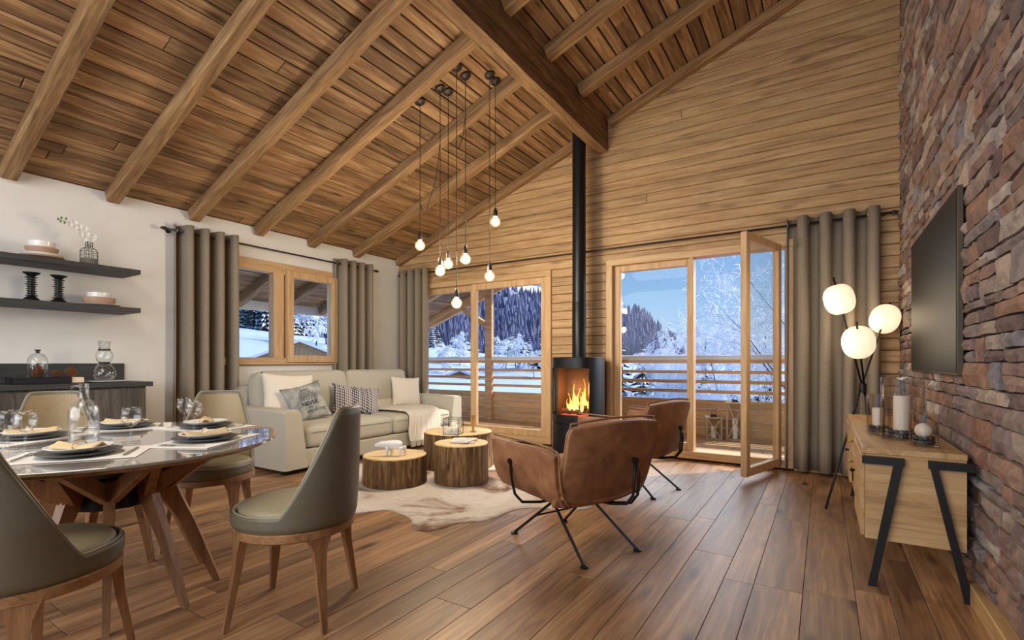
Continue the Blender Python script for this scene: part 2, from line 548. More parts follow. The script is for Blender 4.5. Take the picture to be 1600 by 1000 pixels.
class MB:
    def __init__(s):
        s.v = []
        s.f = []

    def add(s, vs_, fs, mat=None):
        o = len(s.v)
        s.v += [tuple(mat @ Vector(p)) if mat else tuple(p) for p in vs_]
        s.f += [tuple(i + o for i in f) for f in fs]

    def box(s, a, b, bev=0.0, mat=None):
        a, b = Vector(a), Vector(b)
        c = (a + b) / 2
        h = (b - a) / 2
        h = Vector((abs(h.x), abs(h.y), abs(h.z)))
        m = Matrix.Translation(c)
        if mat:
            m = mat @ m
        if bev <= 0:
            vv = [(x * h.x, y * h.y, z * h.z) for x in (-1, 1) for y in (-1, 1) for z in (-1, 1)]
            s.add(vv, [(0, 1, 3, 2), (4, 6, 7, 5), (0, 4, 5, 1), (2, 3, 7, 6), (0, 2, 6, 4), (1, 5, 7, 3)], m)
            return s
        bev = min(bev, h.x * .9, h.y * .9, h.z * .9)
        vv, idx = [], {}
        for x in (-1, 1):
            for y in (-1, 1):
                for z in (-1, 1):
                    for k in range(3):
                        q = [x * h.x, y * h.y, z * h.z]
                        for j in range(3):
                            if j != k:
                                q[j] -= (x, y, z)[j] * bev
                        idx[(x, y, z, k)] = len(vv)
                        vv.append(q)
        ff = []

        def quad(l, flip):
            ff.append(tuple(l[::-1]) if flip else tuple(l))
        for k in range(3):
            i, j = (k + 1) % 3, (k + 2) % 3
            for sg in (-1, 1):
                l = []
                for (p, q) in ((-1, -1), (1, -1), (1, 1), (-1, 1)):
                    c3 = [0, 0, 0]
                    c3[k], c3[i], c3[j] = sg, p, q
                    l.append(idx[(*c3, k)])
                quad(l, sg < 0)
            for p in (-1, 1):
                for q in (-1, 1):
                    c0 = [0, 0, 0]
                    c0[i], c0[j] = p, q
                    a0 = list(c0)
                    a0[k] = -1
                    a1 = list(c0)
                    a1[k] = 1
                    quad([idx[(*a0, i)], idx[(*a1, i)], idx[(*a1, j)], idx[(*a0, j)]], p * q < 0)
        for x in (-1, 1):
            for y in (-1, 1):
                for z in (-1, 1):
                    quad([idx[(x, y, z, 0)], idx[(x, y, z, 1)], idx[(x, y, z, 2)]], x * y * z < 0)
        s.add(vv, ff, m)
        return s

    def tube(s, pts, rad, n=8, closed=False, caps=True):
        pts = [Vector(p) for p in pts]
        if not isinstance(rad, (list, tuple)):
            rad = [rad] * len(pts)
        o = len(s.v)
        up = Vector((0, 0, 1))
        prev = None
        N = len(pts)
        for i, p in enumerate(pts):
            if closed:
                t = pts[(i + 1) % N] - pts[i - 1]
            else:
                t = pts[min(i + 1, N - 1)] - pts[max(i - 1, 0)]
            if t.length < 1e-9:
                t = Vector((0, 0, 1))
            t.normalize()
            if prev is None:
                a = t.orthogonal().normalized()
            else:
                a = prev - t * prev.dot(t)
                a = a.normalized() if a.length > 1e-6 else t.orthogonal().normalized()
            prev = a
            b = t.cross(a)
            for k in range(n):
                w = 2 * PI * k / n
                s.v.append(tuple(p + (a * math.cos(w) + b * math.sin(w)) * rad[i]))
        for i in range(N if closed else N - 1):
            j = (i + 1) % N
            for k in range(n):
                k2 = (k + 1) % n
                s.f.append((o + i * n + k, o + i * n + k2, o + j * n + k2, o + j * n + k))
        if caps and not closed:
            s.f.append(tuple(o + k for k in range(n))[::-1])
            s.f.append(tuple(o + (N - 1) * n + k for k in range(n)))
        return s

    def lathe(s, prof, n=24, c=(0, 0, 0), mat=None):
        o = len(s.v)
        c = Vector(c)
        for r, z in prof:
            for k in range(n):
                w = 2 * PI * k / n
                p = c + Vector((max(r, 1e-4) * math.cos(w), max(r, 1e-4) * math.sin(w), z))
                s.v.append(tuple(mat @ p if mat else p))
        for i in range(len(prof) - 1):
            for k in range(n):
                k2 = (k + 1) % n
                s.f.append((o + i * n + k, o + i * n + k2, o + (i + 1) * n + k2, o + (i + 1) * n + k))
        if prof[0][0] > 1e-3:
            s.f.append(tuple(o + k for k in range(n))[::-1])
        if prof[-1][0] > 1e-3:
            s.f.append(tuple(o + (len(prof) - 1) * n + k for k in range(n)))
        return s

    def loft(s, rings, caps=True):
        """rings: list of equally long closed point loops"""
        o = len(s.v)
        n = len(rings[0])
        for r in rings:
            s.v += [tuple(p) for p in r]
        for i in range(len(rings) - 1):
            for k in range(n):
                k2 = (k + 1) % n
                s.f.append((o + i * n + k, o + i * n + k2, o + (i + 1) * n + k2, o + (i + 1) * n + k))
        if caps:
            s.f.append(tuple(o + k for k in range(n))[::-1])
            s.f.append(tuple(o + (len(rings) - 1) * n + k for k in range(n)))
        return s

    def grid(s, fn, nu, nv):
        o = len(s.v)
        for i in range(nu + 1):
            for j in range(nv + 1):
                s.v.append(tuple(fn(i / nu, j / nv)))
        for i in range(nu):
            for j in range(nv):
                a = o + i * (nv + 1) + j
                s.f.append((a, a + nv + 1, a + nv + 2, a + 1))
        return s

    def mesh(s, name, smooth=False):
        me = bpy.data.meshes.new(name)
        me.from_pydata(s.v, [], s.f)
        me.update()
        if smooth:
            me.polygons.foreach_set('use_smooth', [True] * len(me.polygons))
        return me

    def build(s, name, mat, parent=None, smooth=False, fix=True, loc=None, auto=None):
        me = s.mesh(name, smooth)
        if fix:
            bm = bmesh.new()
            bm.from_mesh(me)
            bmesh.ops.recalc_face_normals(bm, faces=bm.faces)
            bm.to_mesh(me)
            bm.free()
        if auto:
            me.polygons.foreach_set('use_smooth', [True] * len(me.polygons))
            me.set_sharp_from_angle(angle=math.radians(auto))
        me.materials.append(mat)
        o = bpy.data.objects.new(name, me)
        COL.objects.link(o)
        if parent:
            o.parent = parent
        if loc:
            o.location = loc
        return o


def empty(name, loc=(0, 0, 0), rz=0, label=None, cat=None, group=None, kind=None):
    o = bpy.data.objects.new(name, None)
    o.empty_display_size = .05
    COL.objects.link(o)
    o.location = loc
    o.rotation_euler = (0, 0, rz)
    tag(o, label, cat, group, kind)
    return o


def tag(o, label=None, cat=None, group=None, kind=None):
    if label:
        o['label'] = label
    if cat:
        o['category'] = cat
    if group:
        o['group'] = group
    if kind:
        o['kind'] = kind
    return o


def copy_tree(o, parent=None):
    c = o.copy()
    COL.objects.link(c)
    c.parent = parent
    for ch in KIDS(o):
        copy_tree(ch, c)
    return c


def KIDS(o):
    return [x for x in list(bpy.data.objects) if x.parent == o]


def dup(o, loc, rz, label, group=None):
    c = copy_tree(o)
    c.location = loc
    c.rotation_euler = (0, 0, rz)
    c['label'] = label
    if group:
        c['group'] = group
    return c


def struct(name, label=None, cat=None):
    return empty(name, label=label, cat=cat, kind='structure')


def frame_mat(o, x, y, z):
    x, y, z = Vector(x).normalized(), Vector(y).normalized(), Vector(z).normalized()
    return Matrix.Translation(o) @ Matrix((x, y, z)).transposed().to_4x4()


def board_mb(L, W, T, ch):
    m = MB()
    a, b = L / 2, W / 2
    v = [(-a, -b, 0), (a, -b, 0), (a, b, 0), (-a, b, 0), (-a, -b, T - ch), (a, -b, T - ch), (a, b, T - ch), (-a, b, T - ch),
         (-a + ch, -b + ch, T), (a - ch, -b + ch, T), (a - ch, b - ch, T), (-a + ch, b - ch, T)]
    f = [(3, 2, 1, 0)] + [(i, (i + 1) % 4, 4 + (i + 1) % 4, 4 + i) for i in range(4)] + [(4 + i, 4 + (i + 1) % 4, 8 + (i + 1) % 4, 8 + i) for i in range(4)] + [(8, 9, 10, 11)]
    m.add(v, f)
    return m


_bc = {}


def board(name, mat, parent, L, W, T, ch, M4):
    key = (round(L, 3), round(W, 3), T, ch, mat.name)
    if key not in _bc:
        me = board_mb(L, W, T, ch).mesh(name)
        me.materials.append(mat)
        _bc[key] = me
    o = bpy.data.objects.new(name, _bc[key])
    COL.objects.link(o)
    o.parent = parent
    o.matrix_world = M4
    return o


def soft(hx, hy, hz, r, puff=0.0, n=10, side=0.0):
    """rounded, puffed cushion block centred on origin"""
    bm = bmesh.new()
    bmesh.ops.create_cube(bm, size=2)
    bmesh.ops.subdivide_edges(bm, edges=bm.edges, cuts=n, use_grid_fill=True)
    H = Vector((hx, hy, hz))
    for v in bm.verts:
        p = Vector((v.co.x, v.co.y, v.co.z))
        u = Vector([math.copysign(abs(c) ** .8, c) for c in p])
        q = Vector([u[i] * H[i] for i in range(3)])
        core = Vector([max(-(H[i] - r), min(H[i] - r, q[i])) for i in range(3)])
        d = q - core
        if d.length > 1e-6:
            q = core + d.normalized() * r
        if puff:
            q.z += math.copysign(puff, u.z) * (1 - u.x ** 2) * (1 - u.y ** 2) * (1 if abs(u.z) > .5 else 0) * abs(u.z)
        if side:
            q.x += math.copysign(side, u.x) * (1 - u.y ** 2) * (1 - u.z ** 2) * abs(u.x)
            q.y += math.copysign(side, u.y) * (1 - u.x ** 2) * (1 - u.z ** 2) * abs(u.y)
        v.co = q
    m = MB()
    bm.verts.ensure_lookup_table()
    m.v = [tuple(v.co) for v in bm.verts]
    m.f = [tuple(v.index for v in f.verts) for f in bm.faces]
    bm.free()
    return m


def xf(m, mat):
    m.v = [tuple(mat @ Vector(p)) for p in m.v]
    return m


# ------------------------------------------------------------------ room dimensions
XL, XR, YB = -5.52, .57, 5.5
SL = .374
YN = -2.6                                       # near end of the room, behind the camera


def zr(x):
    return 2.606 + SL * (x - XL)


nrm = Vector((-SL, 0, 1)).normalized()
slope = Vector((1, 0, SL)).normalized()
CL = math.sqrt(1 + SL * SL)

# floor ------------------------------------------------------------
floor = struct('floor', 'brown oak plank floor of the living room', 'floor')
MB().box((XL, YN, -.20), (XR, YB + .2, -.016)).build('floor_base', M['gap'], floor)
W = .20
x = XL + .01
k = 0
while x < XR - .01:
    w = W if R.random() < .72 else .13
    w = min(w, XR - x)
    y = YN - R.uniform(0, 1.2)
    while y < YB + .1:
        L = R.uniform(1.1, 2.1)
        y0, y1 = max(y, YN), min(y + L, YB + .1)
        if y1 - y0 > .05:
            board('floorboard', M['floor'], floor, y1 - y0 - .003, w - .0022, .016, .001,
                  frame_mat((x + w / 2, (y0 + y1) / 2, -.016), (0, 1, 0), (-1, 0, 0), (0, 0, 1)))
        y += L
    x += w

# ceiling ------------------------------------------------------------
ceil = struct('ceiling', 'sloping ceiling of aged brown boards with rafters', 'ceiling')
o = MB()
o.add([(XL - 1.72, YN, zr(XL - 1.72) + .03), (XR + .2, YN, zr(XR + .2) + .03), (XR + .2, 8.1, zr(XR + .2) + .03), (XL - 1.72, 8.1, zr(XL - 1.72) + .03)] +
      [(XL - 1.72, YN, zr(XL - 1.72) + .22), (XR + .2, YN, zr(XR + .2) + .22), (XR + .2, 8.1, zr(XR + .2) + .22), (XL - 1.72, 8.1, zr(XL - 1.72) + .22)],
      [(0, 1, 2, 3), (7, 6, 5, 4), (0, 4, 5, 1), (1, 5, 6, 2), (2, 6, 7, 3), (3, 7, 4, 0)])
o.build('roof_deck', M['gap'], ceil)
stot = (XR - XL) * CL
s_ = 0.0
while s_ < stot - .01:
    w = R.choice((.105, .115, .125, .14))
    w = min(w, stot - s_)
    y = YN - R.uniform(0, 2)
    while y < YB:
        L = R.uniform(3.0, 6.0)
        y0, y1 = max(y, YN), min(y + L, YB)
        if y1 - y0 > .05:
            c = Vector((XL, (y0 + y1) / 2, 2.606)) + slope * (s_ + w / 2) + nrm * .022
            board('ceiling_board', M['ceil'], ceil, y1 - y0 - .004, w - .011, .022, .006, frame_mat(c, (0, 1, 0), slope, -nrm))
        y += L
    s_ += w


def rafter(parent, y, x0, x1, w=.10, d=.115, name='rafter'):
    L = (x1 - x0) * CL
    m = MB().box((-L / 2, -w / 2, 0), (L / 2, w / 2, d), .007)
    # hand-hewn unevenness
    ob = m.build(name, M['rafter'], parent)
    c = Vector(((x0 + x1) / 2, y, zr((x0 + x1) / 2))) - nrm * .0
    ob.matrix_world = frame_mat(c, slope, (0, -1, 0), -nrm)
    return ob


RY = [-1.58, -.89, -.2, .49, 1.18, 1.86, 2.55, 3.24, 3.93, 4.64]
for y in RY:
    rafter(ceil, y, XL, -2.262)
    rafter(ceil, y, -2.128, XR)
rafter(ceil, 5.44, XL, -2.262, .09, .10, 'wall_rafter')
rafter(ceil, 5.44, -2.128, XR, .09, .10, 'wall_rafter')
# purlin
bm_ = MB()
rings = []
for i in range(60):
    y = -4.0 + i * 8.0 / 59
    j = lambda s: noise.noise(Vector((y * 2.3, s, 1.7))) * .006
    zt = (3.86 - 3.5)
    rings.append([(y, -.066 + j(1), 0 + j(2)), (y, .066 + j(3), 0 + j(4)), (y, .066 + j(5), zt + .0), (y, -.066 + j(6), zt - .0)])
bm_.loft(rings)
pb = bm_.build('purlin_beam', M['beam'], ceil)
pb['label'] = 'heavy rough-hewn purlin beam running down the ceiling'
pb.matrix_world = frame_mat(((-2.195), 1.45, 3.5), (0, 1, 0), (-1, 0, 0), (0, 0, 1))

# back wall (larch cladding) -------------------------------------------------
D1 = (-5.22, -2.876, 0.0, 2.205)
D2 = (-2.150, -.246, 0.0, 2.243)
wb = struct('wall_back', 'back gable wall clad in horizontal pale wooden planks', 'wall')


def slab_poly(poly, y0, y1, mb):
    n = len(poly)
    v = [(p[0], y0, p[1]) for p in poly] + [(p[0], y1, p[1]) for p in poly]
    mb.add(v, [tuple(range(n)), tuple(range(2 * n - 1, n - 1, -1))] + [(i, n + i, n + (i + 1) % n, (i + 1) % n) for i in range(n)])


o = MB()
y0, y1 = YB + .002, YB + .24
xs = [XL, D1[0], D1[1], D2[0], D2[1], XR + .2]
for i in range(5):
    a, b = xs[i], xs[i + 1]
    zb = -.2
    if i == 1:
        zb = D1[3]
    if i == 3:
        zb = D2[3]
    slab_poly([(a, zb), (b, zb), (b, zr(b) + .02), (a, zr(a) + .02)], y0, y1, o)
o.build('wall_core', M['gap'], wb)
PH = .105
z = 0.0


def plank_piece(xa, xb, za, zb_, ya, th, ch, nm, mat, parent):
    # polygon clipped by the roof line on its left end
    def xat(zz):
        return XL + (zz - 2.606) / SL
    lo, hi = max(xa, xat(za)), max(xa, xat(zb_))
    if lo > xb - .02:
        return
    hi = min(hi, xb - .01)
    poly = [(lo, za), (xb, za), (xb, zb_), (hi, zb_)]
    cx_, cz_ = (lo + xb) / 2, (za + zb_) / 2
    m = MB()
    v = [(p[0] - cx_, p[1] - cz_, 0) for p in poly]
    v += [(p[0] - cx_, p[1] - cz_, th - ch) for p in poly]
    sgn = [(1, 1), (-1, 1), (-1, -1), (1, -1)]
    v += [(p[0] - cx_ + sgn[i][0] * ch * .5, p[1] - cz_ + sgn[i][1] * ch, th) for i, p in enumerate(poly)]
    m.add(v, [(3, 2, 1, 0)] + [(i, (i + 1) % 4, 4 + (i + 1) % 4, 4 + i) for i in range(4)] + [(4 + i, 4 + (i + 1) % 4, 8 + (i + 1) % 4, 8 + i) for i in range(4)] + [(8, 9, 10, 11)])
    ob = m.build(nm, mat, parent, fix=False)
    ob.matrix_world = frame_mat((cx_, ya, cz_), (1, 0, 0), (0, 0, 1), (0, -1, 0))
    return ob


while z < zr(XR):
    z1 = z + PH
    segs = []
    cuts = [XL, XR]
    if z < 2.2:
        cuts = [XL, D1[0], None, D1[1], D2[0], None, D2[1], XR]
        segs = [(XL, D1[0]), (D1[1], D2[0]), (D2[1], XR)]
    else:
        j = R.uniform(-4.4, -.6)
        j2 = R.uniform(-2.5, .1)
        segs = [(XL, j), (j, XR)] if R.random() < .12 else [(XL, XR)]
    for a, b in segs:
        zlo = z
        if z < 2.2 < z1:
            zlo = z
        plank_piece(a + .001, b - .001, zlo + .002, z1 - .002, YB + .004, .022, .006, 'plank', M['wallwood'], wb)
    z = z1

# left wall (plaster) with window hole ------------------------------------------
WY0, WY1, WZ0, WZ1 = 2.72, 4.40, 1.02, 2.235
wlft = MB()
t0, t1 = XL - .28, XL
for (ya, yb_, za, zb_) in ((YN, WY0, -.2, 2.60), (WY1, YB, -.2, 2.60), (WY0, WY1, -.2, WZ0), (WY0, WY1, WZ1, 2.60)):
    wlft.box((t0, ya, za), (t1, yb_, zb_))
wo = wlft.build('wall_left', M['plaster'])
tag(wo, 'white plastered side wall with shelves and window', 'wall', kind='structure')
MB().box((XL, YN, 0), (XL + .015, YB - .002, .08), .003).build('baseboard_left', M['pillar']).__setitem__('kind', 'structure')

# right wall (ledger stone) --------------------------------------------------
wr = struct('wall_right', 'right wall faced with rough split ledge stone', 'wall')
slab = MB()
XS = .585
slab.box((XS, YN, -.2), (XR + .2, YB, zr(XR) + .1))
slab.build('wall_core', M['gapdeep'], wr)


def stone_mb(y0_, y1_, z0_, z1_, d, rr):
    """one split stone: irregular outline, uneven broken face; local x = -Y (along), y = Z, z = out of the wall"""
    L, H = (y1_ - y0_) / 2, (z1_ - z0_) / 2
    nx, nz = 5, 3
    m = MB()
    top = []
    for i in range(nx):
        for j_ in range(nz):
            u, v = -1 + 2 * i / (nx - 1), -1 + 2 * j_ / (nz - 1)
            ex = rr.uniform(-.006, .004) if abs(u) == 1 else 0
            ez = rr.uniform(-.005, .003) if abs(v) == 1 else 0
            edge = abs(u) == 1 or abs(v) == 1
            zz = d * (.62 if edge else 1) + rr.uniform(-.006, .008)
            top.append((u * (L + ex), v * (H + ez), max(.004, zz)))
    m.v = list(top)
    for i in range(nx - 1):
        for j_ in range(nz - 1):
            a = i * nz + j_
            m.f.append((a, a + nz, a + nz + 1, a + 1))
    rim = [i * nz for i in range(nx)] + [(nx - 1) * nz + 1] + [i * nz + nz - 1 for i in range(nx - 1, -1, -1)] + [1]
    base = len(m.v)
    m.v += [(m.v[i][0], m.v[i][1], 0) for i in rim]
    n = len(rim)
    for i in range(n):
        m.f.append((rim[i], base + i, base + (i + 1) % n, rim[(i + 1) % n]))
    return m


stones = []
rr = random.Random(5)
z = .09
while z < zr(XR) - .02:
    h = rr.choice((.045, .06, .075, .09, .11, .13))
    y = 1.9 - rr.uniform(0, .3)
    while y < YB - .01:
        L = rr.uniform(.12, .55) if h < .09 else rr.uniform(.12, .40)
        ye = min(y + L, YB - .004)
        if YB - ye < .06:
            ye = YB - .004
        if ye - y > .02:
            if h > .09 and rr.random() < .45:
                hh = h * rr.uniform(.4, .6)
                stones.append((y, ye, z, z + hh))
                stones.append((y, ye, z + hh, z + h))
            else:
                stones.append((y, ye, z, z + h))
        y = ye
    z += h


def vis(sv):
    ym, zm = (sv[0] + sv[1]) / 2, (sv[2] + sv[3]) / 2
    d_ = -.57 * math.sin(YAW) + ym * math.cos(YAW)
    xr_ = .57 * math.cos(YAW) + ym * math.sin(YAW)
    u = 800 + 771 * xr_ / d_
    v = 566 - 771 * (zm - 1.05) / d_
    a = (sv[1] - sv[0]) * (sv[3] - sv[2]) / d_ ** 3
    return -40 < u < 1640 and -60 < v < 1060, a


inview = sorted([s for s in stones if vis(s)[0]], key=lambda s: -vis(s)[1])
near = set(inview[:298])
rest = MB()
for sv in stones:
    L = sv[1] - sv[0]
    m = stone_mb(sv[0] + .004, sv[1] - .004, sv[2] + .003, sv[3] - .003, rr.uniform(.014, .040), rr)
    M4 = frame_mat((XS, (sv[0] + sv[1]) / 2, (sv[2] + sv[3]) / 2), (0, -1, 0), (0, 0, 1), (-1, 0, 0))
    if sv in near:
        ob = m.build('stone', M['stone'], wr, fix=True)
        ob.matrix_world = M4
    else:
        rest.add(m.v, m.f, M4)
ro = rest.build('small_far_stones', M['stone'], wr, fix=True)
ro['kind'] = 'stuff'
bb = MB().box((XR - .035, YN, 0), (XR + .02, YB, .085), .004).build('baseboard_right', M['oaky'])
bb['kind'] = 'structure'

# ------------------------------------------------------------------ window in the left wall
win = struct('window_1', 'two-part larch window in the white wall', 'window')
fx0, fx1 = XL - .09, XL + .028
fr = MB()
fr.box((fx0, WY0, WZ1 - .13), (fx1, WY1, WZ1), .006)
fr.build('window_head', M['framey'], win)
MB().box((fx0, WY0, WZ0), (fx1 + .02, WY1, WZ0 + .085), .006).build('window_sill', M['framey'], win)
for y in (WY0, WY1 - .10):
    MB().box((fx0, y, WZ0), (fx1, y + .10, WZ1), .006).build('window_jamb', M['frame'], win)
MB().box((fx0, 3.43, WZ0 + .08), (fx1, 3.56, WZ1 - .12), .006).build('window_mullion', M['frame'], win)
MB().box((XL - .05, WY0 + .1, WZ0 + .08), (XL - .042, 3.43, WZ1 - .12)).build('glass_pane', M['pane'], win)
# right casement stands proud, slightly ajar
sash = MB()
a0, a1, b0, b1 = 3.575, 4.30, WZ0 + .03, WZ1 - .075
sx0, sx1 = XL - .01, XL + .075
for (ya, yb_, za, zb_) in ((a0, a0 + .085, b0, b1), (a1 - .085, a1, b0, b1), (a0 + .085, a1 - .085, b0, b0 + .085), (a0 + .085, a1 - .085, b1 - .085, b1)):
    sash.box((sx0, ya, za), (sx1, yb_, zb_), .005)
so = sash.build('casement_sash', M['frame'], win)
g = MB().box((XL + .03, a0 + .08, b0 + .08), (XL + .036, a1 - .08, b1 - .08)).build('glass_pane', M['pane'], so)

# ------------------------------------------------------------------ balcony doors


def door_frame(nm, D, label):
    d = struct(nm, label, 'door')
    x0, x1, z0, z1 = D
    fw = .075
    ya, yb_ = YB - .045, YB + .12
    MB().box((x0, ya, z1 - fw), (x1, yb_, z1), .005).build('door_head', M['frameh'], d)
    MB().box((x0, ya, .02), (x1, yb_ + .06, .10), .005).build('threshold', M['frameh'], d)
    MB().box((x0, ya, .10), (x0 + fw, yb_, z1 - fw), .005).build('door_jamb', M['frame'], d)
    MB().box((x1 - fw, ya, .10), (x1, yb_, z1 - fw), .005).build('door_jamb', M['frame'], d)
    MB().box((x0, YB - .01, -.02), (x1, YB + .3, .02)).build('sill_shadow_strip', M['gap'], d)
    return d


def leaf_mb(w, h, t, st, mb=None):
    m = mb or MB()
    m.box((0, -t / 2, 0), (st, t / 2, h), .005)
    m.box((w - st, -t / 2, 0), (w, t / 2, h), .005)
    m.box((st, -t / 2, 0), (w - st, t / 2, st), .005)
    m.box((st, -t / 2, h - st), (w - st, t / 2, h), .005)
    return m


def leaf(d, x0, z0, w, h, st, y, t=.06, nm='door_leaf', rz=0, lab=None):
    e = leaf_mb(w, h, t, st).build(nm, M['frame'], d)
    e.location = (x0, y, z0)
    e.rotation_euler = (0, 0, rz)
    if lab:
        e['label'] = lab
    MB().box((st - .01, -.004, st - .01), (w - st + .01, .004, h - st + .01)).build('glass_pane', M['pane'], e)
    return e


d1 = door_frame('door_1', D1, 'left balcony door with two tall glazed leaves')
leaf(d1, -4.14, .10, 1.19, 2.03, .085, YB + .02)
leaf(d1, -5.145, .10, 1.04, 2.03, .085, YB + .07)
d2 = door_frame('door_2', D2, 'right balcony door with its right leaf standing open')
leaf(d2, -2.075, .10, .90, 2.07, .075, YB + .05)
MB().box((-1.22, YB - .02, .10), (-1.175, YB + .1, 2.17), .004).build('door_mullion', M['frame'], d2)
th = math.atan2(4.72 - 5.45, -.585 + .37)
lf = leaf(d2, -.37, .05, .775, 2.14, .075, 5.445, .055, 'open_door_leaf', th, 'larch door leaf swung open into the room')

# ------------------------------------------------------------------ curtains and rods


def curtain(nm, p0, p1, zt, zb_, amp, waves, label, group=None, flat=.0):
    """eyelet curtain hanging in deep rounded pleats between p0 and p1 (xy)"""
    p0, p1 = Vector((*p0, 0)), Vector((*p1, 0))
    dx = p1 - p0
    L = dx.length
    ux = dx.normalized()
    uy = Vector((-ux.y, ux.x, 0))
    root = empty(nm, (p0 + p1) / 2 + Vector((0, 0, zb_)), 0, label, 'curtain', group)
    rl = root.location
    n = waves * 16
    pts = []
    for i in range(n + 1):
        t = i / n
        ph = t * waves * 2 * PI
        s1 = math.sin(ph)
        off = amp * s1
        along = t * L - .055 * L / waves * math.sin(2 * ph)
        pts.append((along, off))

    def fn(u, v):
        i = int(round(u * n))
        al, of = pts[i]
        zz = zt + (zb_ - zt) * v
        k_ = 1 + .15 * math.sin(v * 2.2 + i * .12) * v
        p = p0 + ux * (al + .008 * math.sin(v * 5 + i * .3) * v) + uy * (of * k_)
        return (p.x - rl.x, p.y - rl.y, zz - rl.z)
    m = MB().grid(fn, n, 10)
    c = m.build('curtain_fabric', M['linen'], root, smooth=True, fix=False)
    md = c.modifiers.new('s', 'SOLIDIFY')
    md.thickness = .006
    md.offset = 0
    # eyelets
    for kx in range(waves * 2):
        t = kx / (waves * 2) + .0
        if t == 0:
            t = .012
        p = p0 + ux * (t * L) - rl
        m = MB()
        ring = []
        for a in range(14):
            w = 2 * PI * a / 14
            ring.append(p + Vector((0, 0, zt - .062)) - Vector((0, 0, 0)) + (uy * math.cos(w) + Vector((0, 0, 1)) * math.sin(w)) * .022)
        m.tube(ring, .0045, 6, closed=True)
        m.build('eyelet', M['steel'], root, smooth=True)
    return root


def rod(p0, p1, label, off, wall_vec):
    m = MB().tube([p0, p1], .010, 10)
    root = empty('curtain_rod', (Vector(p0) + Vector(p1)) / 2, 0, label, 'curtain rod')
    rl = root.location
    MB().tube([Vector(p0) - rl, Vector(p1) - rl], .010, 10).build('rod', M['socket'], root, smooth=True)
    d_ = (Vector(p1) - Vector(p0)).normalized()
    for p, sg in ((Vector(p0), -1), (Vector(p1), 1)):
        q = p - rl
        MB().tube([q, q + d_ * sg * .012, q + d_ * sg * .03, q + d_ * sg * .05], [.013, .019, .016, .010], 10).build('finial', M['socket'], root, smooth=True)
        b = q - d_ * sg * .05
        MB().tube([b, b + Vector(wall_vec) * (off)], .007, 8).tube([b + Vector(wall_vec) * (off - .006), b + Vector(wall_vec) * off], .022, 12).build('bracket', M['socket'], root)
    return root


rod((XL + .10, 2.27, 2.355), (XL + .10, 4.93, 2.355), 'thin dark curtain rod above the window in the white wall', .095, (-1, 0, 0))
rod((-5.40, YB - .10, 2.355), (.50, YB - .10, 2.355), 'long dark curtain rod across the plank wall above both balcony doors', .095, (0, 1, 0))
G = 'linen eyelet curtains'
curtain('curtain', (XL + .10, 2.35), (XL + .10, 2.95), 2.42, .03, .082, 4, 'taupe linen curtain left of the side window, nearest the shelves', G)
curtain('curtain', (XL + .10, 4.25), (XL + .10, 4.83), 2.42, .03, .082, 4, 'taupe linen curtain right of the side window, behind the sofa', G)
curtain('curtain', (-5.43, YB - .10), (-4.84, YB - .10), 2.42, .03, .082, 4, 'taupe linen curtain in the room corner beside the left balcony door', G)
curtain('curtain', (-.30, YB - .10), (.42, YB - .10), 2.42, .03, .078, 4, 'taupe linen curtain behind the floor lamp, right of the open door', G)


def babs(mb, name, mat, root, **kw):
    xf(mb, Matrix.Translation(-root.location))
    return mb.build(name, mat, root, **kw)


def piece(mb, name, mat, loc, rot=(0, 0, 0), parent=None, **kw):
    o = mb.build(name, mat, parent, **kw)
    o.location = loc
    o.rotation_euler = rot
    return o


# ------------------------------------------------------------------ sofa
sofa = empty('sofa', (-4.75, 3.98, 0), 0, 'cream fabric two-seat sofa standing under the side window', 'sofa')
SY0, SY1 = 2.69, 5.30
SF = -4.15
babs(MB().box((-5.36, SY0 + .2, .05), (SF - .02, SY1 - .2, .22), .015), 'base', M['sofa'], sofa, auto=40)


def arm(ya, yb_, inner):
    m = MB()
    rings = []
    for xx, top in ((-5.36, .60), (-5.2, .605), (-4.5, .605), (-4.19, .60), (SF, .59)):
        inset = .0 if xx < SF - .001 else .012
        # inner side slopes inward to the top
        dy = .075
        a, b = (ya, yb_)
        if inner > 0:
            prof = [(a + inset, .05), (b - inset, .05), (b - inset - dy, top - .02), (b - inset - dy - .02, top), (a + inset + .02, top + 0), (a + inset, top - .02)]
        else:
            prof = [(a + inset, .05), (b - inset, .05), (b - inset, top - .02), (b - inset - .02, top), (a + inset + dy + .02, top), (a + inset + dy, top - .02)]
        rings.append([(xx, p, q) for p, q in prof])
    m.loft(rings)
    return m


